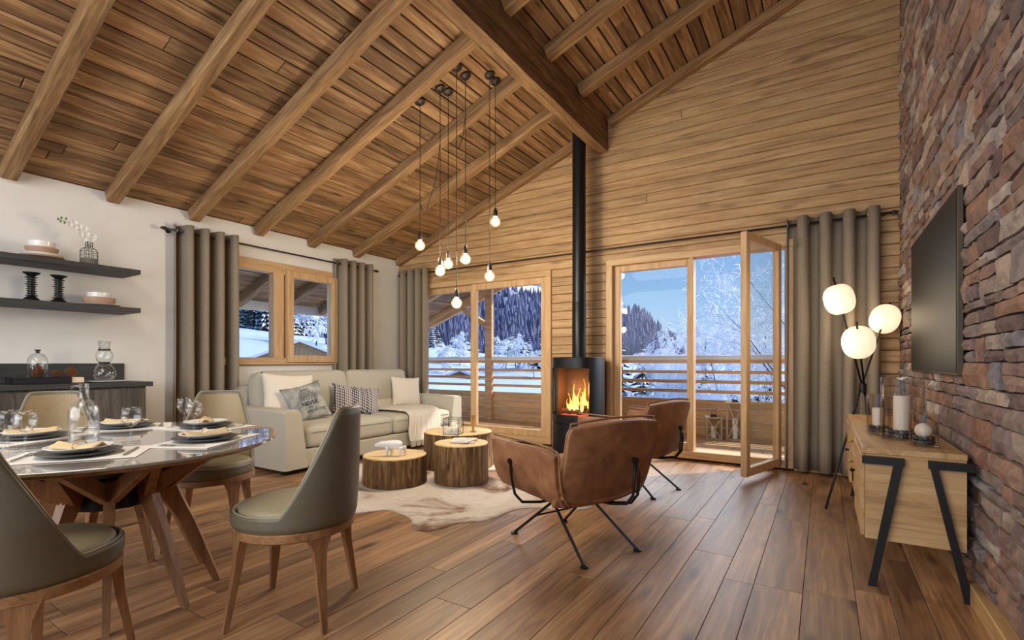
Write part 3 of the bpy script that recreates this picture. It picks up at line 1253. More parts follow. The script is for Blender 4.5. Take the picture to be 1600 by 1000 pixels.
babs(arm(SY0, SY0 + .26, 1), 'armrest', M['sofa'], sofa, auto=35)
babs(arm(SY1 - .26, SY1, -1), 'armrest', M['sofa'], sofa, auto=35)
babs(MB().box((-5.38, SY0 + .2, .05), (-5.18, SY1 - .2, .80), .04), 'back_frame', M['sofa'], sofa, auto=40)
ycs = [2.93, 4.06, 5.08]
for i in range(2):
    ya, yb_ = ycs[i], ycs[i + 1]
    m = soft(.50, (yb_ - ya) / 2 - .003, .108, .055, .028, 10, .006)
    piece(m, 'seat_cushion', M['sofa'], Vector((-4.66, (ya + yb_) / 2, .325)) - sofa.location, parent=sofa, smooth=True)
    pip = []
    hy_ = (yb_ - ya) / 2 - .004
    for zz in (.377,):
        pip = [(-4.168 + .012, y_, zz) for y_ in (ya + .06, yb_ - .06)]
        babs(MB().tube([(-4.153, ya + .05, zz), (-4.151, (ya + yb_) / 2, zz + .002), (-4.153, yb_ - .05, zz)], .004, 6), 'piping', M['sofa'], sofa, smooth=True)
    m = soft(.13, (yb_ - ya) / 2 - .004, .285, .07, .0, 10, .03)
    piece(m, 'back_cushion', M['sofa'], Vector((-5.05, (ya + yb_) / 2, .665)) - sofa.location, (0, math.radians(-9), 0), parent=sofa, smooth=True)
for (a, b) in ((SY0 + .08, -5.3), (SY1 - .08, -5.3), (SY0 + .08, -4.25), (SY1 - .08, -4.25)):
    babs(MB().box((b - .03, a - .03, 0), (b + .03, a + .03, .05)), 'foot', M['black'], sofa)


# ------------------------------------------------------------------ cushions on the sofa
def pillow_mb(w, h, t, n=20, seed=0, pinch=.10):
    m = MB()

    def surf(sg):
        def fn(u, v):
            a, b = 2 * u - 1, 2 * v - 1
            ex = (1 - pinch * (1 - b * b) * 0 - pinch * (1 - abs(b) ** 2) * 1.0 * (abs(a) ** 3))
            x = w / 2 * a * (1 - pinch * (1 - b * b) * abs(a) ** 2)
            y = h / 2 * b * (1 - pinch * (1 - a * a) * abs(b) ** 2)
            th_ = (max(0, 1 - abs(a) ** 2.6) * max(0, 1 - abs(b) ** 2.6)) ** .55
            nz = noise.noise(Vector((a * 2.2 + seed, b * 2.2, sg * 3))) * .10
            return (x, y, sg * t / 2 * th_ * (1 + nz))
        return fn
    m.grid(surf(1), n, n)
    m.grid(surf(-1), n, n)
    return m


def pillow_z(x, y, w, h, t, seed, pinch=.10):
    a, b = x / (w / 2), y / (h / 2)
    for _ in range(6):
        a = x / (w / 2) / (1 - pinch * (1 - b * b) * abs(a) ** 2)
        b = y / (h / 2) / (1 - pinch * (1 - a * a) * abs(b) ** 2)
    th_ = (max(0, 1 - abs(a) ** 2.6) * max(0, 1 - abs(b) ** 2.6)) ** .55
    return t / 2 * th_ * (1 + noise.noise(Vector((a * 2.2 + seed, b * 2.2, 3))) * .10)


def place_pillow(name, w, h, t, mat, centre, normal, roll, label, seed, group=None):
    """pillow plane: local z = outward normal, local y = up"""
    nz = Vector(normal).normalized()
    ux = Vector((0, 0, 1)).cross(nz).normalized()
    uy = nz.cross(ux)
    c, s = math.cos(roll), math.sin(roll)
    x2, y2 = ux * c + uy * s, -ux * s + uy * c
    o = pillow_mb(w, h, t, seed=seed).build(name, mat, smooth=True)
    bm = bmesh.new()
    bm.from_mesh(o.data)
    bmesh.ops.remove_doubles(bm, verts=bm.verts, dist=.0004)
    bmesh.ops.recalc_face_normals(bm, faces=bm.faces)
    bm.to_mesh(o.data)
    bm.free()
    o.data.polygons.foreach_set('use_smooth', [True] * len(o.data.polygons))
    o.matrix_world = frame_mat(centre, x2, y2, nz)
    tag(o, label, 'cushion', group)
    return o


place_pillow('cushion', .54, .50, .15, M['cushion'], (-4.78, 3.15, .70), (1, -.25, .35), math.radians(-4), 'large cream cushion leaning in the left corner of the sofa, behind the grey one', 1)
gp = place_pillow('printed_cushion', .42, .42, .13, M['greypillow'], (-4.58, 3.22, .625), (1, -.32, .42), math.radians(14), 'washed grey cushion with dark print and lettering at left of the sofa', 2)
place_pillow('woven_cushion', .60, .36, .13, M['woven'], (-4.70, 3.98, .60), (1, -.25, .42), math.radians(-9), 'navy and white striped woven cushion in the middle of the sofa', 3)
place_pillow('cushion', .44, .42, .15, M['cushion'], (-4.76, 4.86, .655), (1, -.28, .30), math.radians(-5), 'small cream cushion at the right end of the sofa above the throw', 4)


def text_on(parent, txt, size, cx_, cy_, nm='lettering', shear=0, bold=0):
    cu = bpy.data.curves.new('t', 'FONT')
    cu.body = txt
    cu.size = size
    cu.align_x = 'CENTER'
    cu.shear = shear
    cu.offset = bold
    ob = bpy.data.objects.new('t', cu)
    COL.objects.link(ob)
    dg = bpy.context.evaluated_depsgraph_get()
    me = bpy.data.meshes.new_from_object(ob.evaluated_get(dg))
    bpy.data.objects.remove(ob)
    for v in me.vertices:
        x, y = v.co.x + cx_, v.co.y + cy_
        v.co = (x, y, pillow_z(x, y, .42, .42, .13, 2) + .0022)
    me.materials.clear()
    me.materials.append(M['ink'])
    o = bpy.data.objects.new(nm, me)
    COL.objects.link(o)
    o.parent = parent
    return o


text_on(gp, 'NEVER', .058, .01, -.045, bold=.0015)
text_on(gp, 'stop', .022, .0, -.075, shear=.3)
text_on(gp, 'exploring', .052, .045, -.12, shear=.45)
pr = MB()


def stroke(mb, pts, w=.0028):
    out = []
    for i in range(len(pts) - 1):
        a, b = Vector((*pts[i], 0)), Vector((*pts[i + 1], 0))
        d_ = (b - a)
        nn = Vector((-d_.y, d_.x, 0)).normalized() * w
        K = 4
        for k in range(K):
            p, q = a + d_ * k / K, a + d_ * (k + 1) / K
            quad = []
            for r_ in (p - nn, q - nn, q + nn, p + nn):
                quad.append((r_.x, r_.y, pillow_z(r_.x, r_.y, .42, .42, .13, 2) + .0022))
            mb.add(quad, [(0, 1, 2, 3)])


for i in range(6):
    x0 = -.07 + i * .028
    stroke(pr, [(x0, .015), (x0 + .012, .05)])
for r_ in range(4):
    y0 = .055 + r_ * .022
    wdt = .085 - r_ * .014
    stroke(pr, [(-wdt, y0), (wdt, y0)], .002)
    for i in range(7):
        xx = -wdt + i * wdt / 3
        stroke(pr, [(xx, y0), (xx + .012, y0 + .018)], .0018)
pr.build('printed_drawing', M['ink'], gp, fix=False)

# throw blanket over the right seat
th_root = empty('throw_blanket', (-4.4, 4.55, .44), 0, 'cream woollen throw draped over the right sofa seat, fringe hanging down the front', 'throw')
prof = [(-4.92, .60), (-4.80, .485), (-4.66, .468), (-4.5, .472), (-4.34, .468), (-4.2, .452), (-4.135, .41), (-4.118, .33), (-4.112, .25), (-4.10, .17), (-4.09, .115)]


def throw_fn(u, v):
    t = u * (len(prof) - 1)
    i = min(int(t), len(prof) - 2)
    f_ = t - i
    X_, Z_ = prof[i][0] * (1 - f_) + prof[i + 1][0] * f_, prof[i][1] * (1 - f_) + prof[i + 1][1] * f_
    half = .42 - .20 * u + .03 * math.sin(u * 9)
    yc = 4.66 - .18 * u
    Y_ = yc + (v - .5) * 2 * half
    fold = math.sin(v * 34 + u * 3 + 2 * math.sin(v * 7)) * (.006 + .022 * u) + noise.noise(Vector((u * 4, v * 9, 0))) * .012
    hang = min(1, max(0, (u - .5) * 3))
    return (X_ + abs(fold) * hang + .004 * hang - th_root.location.x, Y_ - th_root.location.y, Z_ + (abs(fold) * .8 + .004) * (1 - hang) - th_root.location.z)


tb = MB().grid(throw_fn, 40, 70).build('blanket', M['throw'], th_root, smooth=True, fix=False)
md = tb.modifiers.new('s', 'SOLIDIFY')
md.thickness = .006
fr_ = MB()
for i in range(60):
    v = i / 59
    p = Vector(throw_fn(1, v))
    j = R.uniform(-.008, .008)
    fr_.tube([p, p + Vector((.002, j, -.03)), p + Vector((.0, j * 2, -.055))], .0028, 4)
fo = fr_.build('fringe', M['throw'], th_root)
fo['kind'] = 'stuff'

# ------------------------------------------------------------------ log tables


def log_table(x, y, r, h, seed, label):
    root = empty('log_table', (x, y, 0), 0, label, 'coffee table', 'log slice coffee tables')
    n = 72
    rg = []
    prof_r = [r * (1 + .035 * noise.noise(Vector((math.cos(2 * PI * k / n) * 1.6, math.sin(2 * PI * k / n) * 1.6, seed))) + .02 * noise.noise(Vector((math.cos(2 * PI * k / n) * 9, math.sin(2 * PI * k / n) * 9, seed)))) for k in range(n)]
    for i in range(9):
        t = i / 8
        ring = []
        for k in range(n):
            w = 2 * PI * k / n
            q = prof_r[k] * (1 + .02 * (1 - t) ** 2 + .012 * noise.noise(Vector((w * 3, t * 2, seed))))
            ring.append((q * math.cos(w), q * math.sin(w), .012 + (h - .012 - .008) * t))
        rg.append(ring)
    MB().loft(rg).build('log_body', M['bark'], root, auto=60)
    top = [[(q * s_ * math.cos(2 * PI * k / n), q * s_ * math.sin(2 * PI * k / n), z_) for k, q in enumerate(prof_r)] for s_, z_ in ((.995, h - .012), (1.0, h - .006), (.985, h))]
    MB().loft(top).build('log_top', M['endgrain'], root, auto=50)
    return root


log_table(-3.157, 3.09, .268, .25, 1, 'low round log-slice table in front of the sofa, with the white bear on it')
log_table(-2.70, 3.44, .236, .345, 4, 'narrow round log-slice table nearest the leather chair, with magazines on it')
log_table(-3.13, 3.93, .335, .36, 9, 'widest round log-slice table at the back, with the glass candle box on it')

# polar bear figurine
def skin_obj(name, verts, edges, radii, mat, parent=None, sub=2):
    me = bpy.data.meshes.new(name)
    me.from_pydata(verts, edges, [])
    o = bpy.data.objects.new(name, me)
    COL.objects.link(o)
    md = o.modifiers.new('skin', 'SKIN')
    md.use_smooth_shade = True
    for i, sv in enumerate(me.skin_vertices[0].data):
        r_ = radii[i]
        sv.radius = r_ if isinstance(r_, tuple) else (r_, r_)
        sv.use_root = (i == 0)
    sd = o.modifiers.new('sub', 'SUBSURF')
    sd.levels = sub
    sd.render_levels = sub
    me.materials.append(mat)
    if parent:
        o.parent = parent
    return o


bear = empty('bear_figurine', (-3.10, 3.02, .252), math.radians(211), 'white polar bear figurine standing on the low log table', 'figurine')
# local +x = forward
bv = [(-.075, 0, .083), (-.03, 0, .096), (.03, 0, .095), (.078, 0, .098), (.118, 0, .097), (.146, 0, .090), (.168, 0, .083)]
br = [.040, .046, .040, .031, .026, .016, .011]
be = [(0, 1), (1, 2), (2, 3), (3, 4), (4, 5), (5, 6)]
sk = skin_obj('bear_body', bv, be, br, M['bear'], bear)
for (x, y, lean) in ((.045, .024, .012), (.035, -.024, -.012), (-.072, .026, .018), (-.080, -.026, -.014)):
    skin_obj('leg', [(x, y, .085), (x + lean * .6, y * 1.05, .042), (x + lean, y * 1.05, .012), (x + lean + .016, y * 1.05, .007)], [(0, 1), (1, 2), (2, 3)], [.024, .016, .013, .009], M['bear'], bear)
for y in (.013, -.013):
    skin_obj('ear', [(.112, y, .118), (.110, y * 1.1, .127)], [(0, 1)], [.006, .004], M['bear'], bear, 1)

# candle cube on the back log
cb = empty('candle_box', (-3.02, 3.72, .362), math.radians(20), 'glass cube with black metal edges and white candles inside, on the widest log table', 'candle holder')
hb = .075
m = MB()
for sx_ in (-1, 1):
    for sy_ in (-1, 1):
        m.tube([(sx_ * hb, sy_ * hb, .003), (sx_ * hb, sy_ * hb, .15)], .003, 4)
        m.tube([(sx_ * hb, -hb, .003 if sy_ < 0 else .15), (sx_ * hb, hb, .003 if sy_ < 0 else .15)], .003, 4)
        m.tube([(-hb, sx_ * hb, .003 if sy_ < 0 else .15), (hb, sx_ * hb, .003 if sy_ < 0 else .15)], .003, 4)
m.build('metal_frame', M['black'], cb)
for i in range(4):
    a = i * PI / 2
    p = MB().box((-hb, -.001, 0.003), (hb, .001, .15), 0, Matrix.Rotation(a, 4, 'Z') @ Matrix.Translation((0, hb, 0)))
    p.build('glass_pane', M['ware'], cb)
MB().box((-hb, -hb, .0), (hb, hb, .004)).build('base_plate', M['whitecer'], cb)
for i, (x, y, h) in enumerate(((-.035, -.02, .055), (.03, -.03, .06), (-.005, .035, .10), (.038, .035, .075))):
    c = piece(MB().lathe([(.026, 0), (.028, .003), (.028, h - .004), (.025, h), (.004, h - .002)], 20), 'pillar_candle', M['wax'], (x, y, .005), parent=cb, auto=40)
    c['label'] = 'white pillar candle'
ho = empty('brass_holder', (-2.93, 3.92, .362), 0, 'slim brass candle holder beside the glass candle box', 'candle holder')
MB().lathe([(.0, .006), (.03, .006), (.03, 0), (.03, .004), (.012, .01), (.012, .125), (.016, .13), (.016, .165), (.012, .168)], 16).build('holder', M['brass'], ho, auto=40)

# magazines on front right log
for i, (x, y, rz, w, h, lab) in enumerate(((-2.715, 3.49, .55, .21, .28, 'larger grey magazine lying open-edged under the other on the narrow log table'), (-2.69, 3.46, .20, .17, .23, 'smaller pale magazine on top of the stack on the narrow log table'))):
    mg = empty('magazine', (x, y, .347 + i * .010), rz, lab, 'magazine', 'magazines')
    MB().box((-w / 2, -h / 2, 0), (w / 2, h / 2, .007), .001).build('pages', M['page'] if i else M['paper'], mg)
    MB().box((-w / 2 - .001, -h / 2 - .001, .007), (w / 2 + .001, h / 2 + .001, .0085)).build('cover', M['paper'] if not i else M['paper'], mg)

# cowhide rug
pts = [(-3.9, 2.75), (-3.45, 2.62), (-3.1, 2.30), (-2.82, 2.26), (-2.70, 2.38), (-2.62, 2.485), (-2.51, 2.48), (-2.40, 2.455), (-2.31, 2.41), (-2.23, 2.33), (-2.16, 2.285), (-2.07, 2.32), (-2.03, 2.41), (-2.01, 2.52), (-1.92, 2.63), (-1.88, 2.74), (-1.865, 2.95), (-1.815, 3.05), (-1.71, 3.12), (-1.60, 3.15),
       (-1.42, 3.28), (-1.50, 3.5), (-1.75, 3.75), (-1.95, 4.1), (-2.2, 4.45), (-2.55, 4.6), (-2.9, 4.62), (-3.25, 4.72), (-3.7, 4.6), (-4.0, 4.45), (-4.1, 4.0), (-4.0, 3.6), (-4.12, 3.3), (-4.08, 3.0)]
cen = Vector((-2.75, 3.4))
m = MB()
nr = 14
for i, p in enumerate(pts):
    pass
dense = []
N = len(pts)
for i in range(N):
    p0_, p1_, p2_, p3_ = [Vector(pts[(i + k) % N]) for k in (-1, 0, 1, 2)]
    for t in (0, .25, .5, .75):
        q = .5 * ((2 * p1_) + (-p0_ + p2_) * t + (2 * p0_ - 5 * p1_ + 4 * p2_ - p3_) * t * t + (-p0_ + 3 * p1_ - 3 * p2_ + p3_) * t ** 3)
        dense.append(q)
nd = len(dense)
rings = []
for j in range(nr + 1):
    s_ = j / nr
    rings.append([(cen.x + (q.x - cen.x) * s_ * 1.0, cen.y + (q.y - cen.y) * s_, .006 + (.006 * noise.noise(Vector((q.x * 3, q.y * 3, s_ * 4))) if .3 < s_ < .97 else 0) * (s_ > .85)) for q in dense])
rings[0] = [(cen.x + (q.x - cen.x) * .004, cen.y + (q.y - cen.y) * .004, .006) for q in dense]
rings.append([(cen.x + (q.x - cen.x) * 1.002, cen.y + (q.y - cen.y) * 1.002, .0005) for q in dense])
m.loft(rings, caps=False)
rug = m.build('cowhide_rug', M['hide'], smooth=True)
tag(rug, 'white and brown cowhide rug spread under the log tables', 'rug')

# ------------------------------------------------------------------ leather lounge chairs


def lounge(label, loc, rz):
    """local -y is the front? front = +y; left (+x side when looking from behind is right)"""
    root = empty('lounge_chair', loc, rz, label, 'armchair', 'leather lounge chairs')

    def panel(nm, fn, nu, nv, th_=.035):
        o_ = MB().grid(fn, nu, nv).build(nm, M['leather'], root, smooth=True, fix=False)
        md = o_.modifiers.new('s', 'SOLIDIFY')
        md.thickness = th_
        md.offset = 0
        b = o_.modifiers.new('b', 'BEVEL')
        b.width = .010
        b.segments = 3
        b.angle_limit = math.radians(50)
        o_.modifiers.new('w', 'WEIGHTED_NORMAL')
        return o_

    def rim(nm, pts_):
        MB().tube(pts_, .006, 6).build(nm, M['leather'], root, smooth=True)

    # seat pan
    def seatf(u, v):
        x = (u - .5) * .60
        y = -.27 + v * .60
        zz = .335 + .05 * (abs(u - .5) * 2) ** 3 + .035 * v - .02 * math.sin(v * PI)
        return (x, y, zz)
    panel('seat_shell', seatf, 10, 10, .07)
    piece(soft(.25, .27, .05, .04, .02, 8), 'seat_cushion', M['leather'], (0, .03, .40), (math.radians(3), 0, 0), root, smooth=True)

    # back: rises from the seat, leaning back, gently wrapped
    def backf(u, v):
        a = (u - .5) * 2
        half = .312 + .022 * v
        top = .745 - .02 * (a * a)
        z0_ = .292 + .012 * a * a
        zz = z0_ + (top - z0_) * v
        y = -.300 - .075 * v ** 1.2 + .05 * abs(a) ** 3 * (1 - .2 * v)
        yb_ = .07 * (1 - v) ** 4
        # rounded top corners
        rr_ = max(0, v - .88) / .12
        x = a * half * (1 - .06 * rr_ * rr_ * abs(a))
        return (x, y + yb_, zz)
    panel('backrest', backf, 16, 14, .04)

    for sg in (-1, 1):
        def armf(u, v, sg=sg):
            # u along depth: 0 = rear, 1 = front ; v up
            y = -.245 + u * .55
            top = .602 + .006 * u
            bot = .305 + .03 * u
            zz = bot + (top - bot) * v
            out = .315 + .042 * v ** .8 + .015 * u - .06 * (1 - v) ** 4
            y2 = y - .035 * (1 - u) * v - .03 * u * v
            c = max(0, (.18 - u) / .18) * max(0, (v - .8) / .2)
            zz -= .02 * c
            return (sg * out, y2, zz)
        if sg < 0:
            panel('armrest', armf, 14, 12, .04)
        else:
            panel('armrest', armf, 14, 12, .04)
        # seams along the armrest's edges
        rim('seam', [Vector(armf(0.0, v / 8)) + Vector((0, -.018, 0)) for v in range(9)] + [Vector(armf(u / 8, 1.0)) + Vector((0, 0, .02)) for u in range(9)])
    rim('seam', [Vector(backf(0.0, v / 10)) for v in range(3, 11)] + [Vector(backf(u / 10, 1)) + Vector((0, -.0, .018)) for u in range(11)] + [Vector(backf(1.0, 1 - v / 10)) for v in range(0, 8)])

    # steel bracket loops that cradle the shell, and the crossed legs
    for sg in (-1, 1):
        for (q, nm) in ((((sg * .378, .10, .50), (sg * .374, .09, .40), (sg * .365, .07, .32), (sg * .33, .05, .275), (sg * .22, .03, .262), (sg * .10, .02, .262)), 'side_bracket'),):
            MB().tube(q, .008, 8).tube([(sg * .362, .10, .50), (sg * .388, .10, .50)], .014, 10).build(nm, M['black'], root, smooth=False)
    for dx in (-.018, .018):
        MB().tube([(.11 + dx * .3, -.375, .52), (.11 + dx, -.385, .44), (.11 + dx, -.375, .34), (.11 + dx, -.33, .285), (.10 + dx, -.22, .262), (.06 + dx, -.05, .262)], .008, 8).build('back_bracket', M['black'], root, smooth=True)
    MB().tube([(.11, -.362, .525), (.11, -.388, .525)], .015, 10).build('bracket_button', M['black'], root)
    for (sx_, sy_) in ((-1, 1), (1, 1), (-1, -1), (1, -1)):
        foot = (sx_ * .20, sy_ * .31, .008)
        hub = (sx_ * .13 * 1.0, -sy_ * .02 + .02, .27)
        L_ = MB().tube([hub, foot], .0085, 8).lathe([(.0, .0), (.022, 0), (.022, .008), (.010, .014)], 12, (foot[0], foot[1], -.0))
        L_.build('leg', M['steel'] if False else M['black'], root)
    MB().tube([(-.13, .02, .268), (.13, .02, .268)], .009, 8).build('crossbar', M['black'], root)
    MB().tube([(-.165, .16, .14), (.165, .16, .14)], .006, 8).build('crossbar', M['black'], root)
    return root


# front direction f -> local +y ; rotation about z = atan2(-fx, fy)
f1 = Vector((-.92, .39))
lc = lounge('brown suede lounge chair in the foreground, its back and left arm to the viewer', (-1.24, 2.63, 0), math.atan2(-f1.x, f1.y))
f2 = Vector((-.97, .24))
dup(lc, (-1.36, 4.05, 0), math.atan2(-f2.x, f2.y), 'brown suede lounge chair farther back, next to the wood stove and right balcony door')

# ------------------------------------------------------------------ dining chairs


def dining_chair(label, loc, rz):
    root = empty('dining_chair', loc, rz, label, 'chair', 'dining chairs')

    def rad(phi):
        # phi = 0 at the back (-y)
        return .236 + .012 * math.cos(phi) ** 2

    def hgt(phi):
        a = abs(phi)
        t = (.87 - math.cos(a)) / (.87 - .12)
        t = min(1, max(0, t))
        s_ = 1 - (1 - t) ** 1.4
        if t < .12:
            s_ *= t / .12 * .5 + .5
        return .858 - (.858 - .446) * s_
    n, nv = 96, 16
    m = MB()

    def P(phi, v, off):
        top = hgt(phi)
        z0_ = .392
        if v <= 0:
            v = 0
        z_ = z0_ + (top - z0_) * v
        hh = (z_ - z0_) / .46
        r_ = rad(phi) + off + .018 * hh - .014 * max(0, hh - .4) * abs(math.sin(phi)) ** 1.5 * 2
        if z_ < .41:
            r_ -= (.41 - z_) * .4
        sq = 1 + .055 * math.sin(2 * phi) ** 2 * min(1, max(0, hh) * 2.5) if math.cos(phi) > 0 else 1
        return Vector((r_ * sq * math.sin(phi) * (1 - .13 * min(1, max(0, hh) * 1.3)), -r_ * sq * math.cos(phi), z_))
    rings = []
    outer, inner = [], []
    for i in range(n):
        phi = -PI + 2 * PI * i / n
        outer.append([P(phi, j / nv, 0) for j in range(nv + 1)])
        th_ = .026
        inner.append([P(phi, j / nv, -th_) for j in range(nv + 1)])
    lining = MB()
    for i in range(n):
        loop = outer[i] + [(outer[i][-1] + inner[i][-1]) / 2 + Vector((0, 0, .008))] + inner[i][::-1]
        rings.append(loop)
    sel = [i for i in range(n) if abs(-PI + 2 * PI * i / n) < math.radians(84)]
    for i in sel:
        phi = -PI + 2 * PI * i / n
        lining.v += [tuple(P(phi, j / nv * .975, -.0275)) for j in range(nv + 1)]
    for q in range(len(sel) - 1):
        for j in range(nv):
            a_ = q * (nv + 1) + j
            lining.f.append((a_, a_ + nv + 1, a_ + nv + 2, a_ + 1))
    lining.build('backrest_lining', M['lining'], root, smooth=True, fix=False)
    k = len(rings[0])
    o0 = len(m.v)
    for r_ in rings:
        m.v += [tuple(p) for p in r_]
    for i in range(n):
        i2 = (i + 1) % n
        for j in range(k):
            j2 = (j + 1) % k
            m.f.append((o0 + i * k + j, o0 + i2 * k + j, o0 + i2 * k + j2, o0 + i * k + j2))
    m.build('seat_shell', M['shell'], root, smooth=True)
    # edge piping along the rim
    rimp = [(outer[i][-1] + inner[i][-1]) / 2 + Vector((0, 0, .006)) for i in range(n)]
    MB().tube([p for p in rimp], .005, 6, closed=True).build('piping', M['seat'], root, smooth=True)
    MB().lathe([(.0, .488), (.09, .486), (.16, .480), (.204, .471), (.217, .459), (.219, .448), (.213, .42)], 40).build('seat_cushion', M['seat'], root, smooth=True)
    MB().lathe([(.205, .355), (.232, .355), (.238, .36), (.238, .388), (.232, .392), (.205, .392)], 48).build('seat_ring', M['ringwood'], root, auto=40)
    for sx_ in (-1, 1):
        for sy_ in (-1, 1):
            ang = math.atan2(sy_, sx_)
            d_ = Vector((math.cos(ang), math.sin(ang), 0))
            t_ = Vector((-d_.y, d_.x, 0))
            rg = []
            for zz, rr_, wd, dp in ((.372, .215, .052, .018), (.345, .218, .040, .017), (.31, .222, .027, .016), (.25, .228, .021, .014), (.0, .272, .0105, .0095)):
                c = d_ * rr_
                rg.append([(c + t_ * wd * a + d_ * dp * b) + Vector((0, 0, zz)) for a, b in ((-1, -1), (1, -1), (1, 1), (-1, 1))])
            MB().loft(rg).build('leg', M['chairwood'], root, auto=30)
    return root


def face(fx, fy):
    return math.atan2(-fx, fy)


dc = dining_chair('olive dining chair in the centre foreground, seen from its right side', (-1.90, 1.286, 0), face(-.84, -.54))
GD = 'dining chairs'
dup(dc, (-2.15, .51, 0), face(-.45, .89), 'olive dining chair nearest the viewer at the lower left, back turned')
dup(dc, (-3.10, 1.53, 0), face(.76, -.65), 'olive dining chair at the far right of the table, next to the sofa arm')
dup(dc, (-3.86, 1.02, 0), face(.96, -.28), 'olive dining chair at the far left of the table, against the charcoal cabinet')

# ------------------------------------------------------------------ dining table
TC = (-2.69, .915)
tab = empty('dining_table', (TC[0], TC[1], 0), 0, 'round dining table with glossy top and forked walnut legs', 'table')
m = MB()
n = 96
ta, tb_, tt = .722, .657, -.32
for rr_, zz, sc_ in ((1, .672, .985), (1, .676, 1.0), (1, .692, 1.0)):
    pass


def ell(s_, zz):
    out = []
    for k in range(n):
        w = 2 * PI * k / n
        x, y = ta * s_ * math.cos(w), tb_ * s_ * math.sin(w)
        out.append((x * math.cos(tt) - y * math.sin(tt), x * math.sin(tt) + y * math.cos(tt), zz))
    return out


MB().loft([ell(.94, .670), ell(.955, .674), ell(.958, .688)]).build('wooden_top', M['ringwood'], tab, auto=40)
MB().loft([ell(.996, .6885), ell(1.0, .690), ell(1.0, .698), ell(.997, .700)]).build('glass_top', M['glasstop'], tab, auto=40)
MB().lathe([(.165, .425), (.17, .43), (.17, .555), (.165, .56)], 9).build('black_hub', M['black'], tab)
for i in range(9):
    ang = math.radians(-22 + 40 * i)
    d_ = Vector((math.cos(ang), math.sin(ang), 0))
    t_ = Vector((-d_.y, d_.x, 0))
    lg = MB()
    rg = []
    for r_, zz, dp, wd in ((.400, .0, .014, .011), (.355, .12, .019, .013), (.285, .30, .027, .016), (.225, .42, .036, .018), (.195, .49, .040, .019), (.20, .55, .030, .018)):
        rg.append([d_ * (r_ + dp * b) + t_ * wd * a + Vector((0, 0, zz)) for a, b in ((-1, -1), (1, -1), (1, 1), (-1, 1))])
    lg.loft(rg)
    lo = lg.build('leg', M['chairwood'], tab, auto=30)
    for sg in (-1, 1):
        a2 = ang + sg * math.radians(19)
        e_ = Vector((math.cos(a2), math.sin(a2), 0))
        p0_ = d_ * .20 + Vector((0, 0, .49)) + t_ * sg * .004
        p1_ = e_ * .45 + Vector((0, 0, .671))
        dr = (p1_ - p0_).normalized()
        sd_ = dr.cross(Vector((0, 0, 1))).normalized()
        up_ = sd_.cross(dr)
        rg = []
        for t, a_, b_ in ((0, .018, .030), (.5, .017, .028), (1, .016, .026)):
            c = p0_.lerp(p1_, t)
            rg.append([c + sd_ * a_ * a + up_ * b_ * b for a, b in ((-1, -1), (1, -1), (1, 1), (-1, 1))])
        # flat top under the table
        rg[-1] = [Vector((q.x, q.y, min(q.z, .669))) for q in rg[-1]]
        br_ = MB().loft(rg).build('leg_branch', M['chairwood'], lo, auto=30)

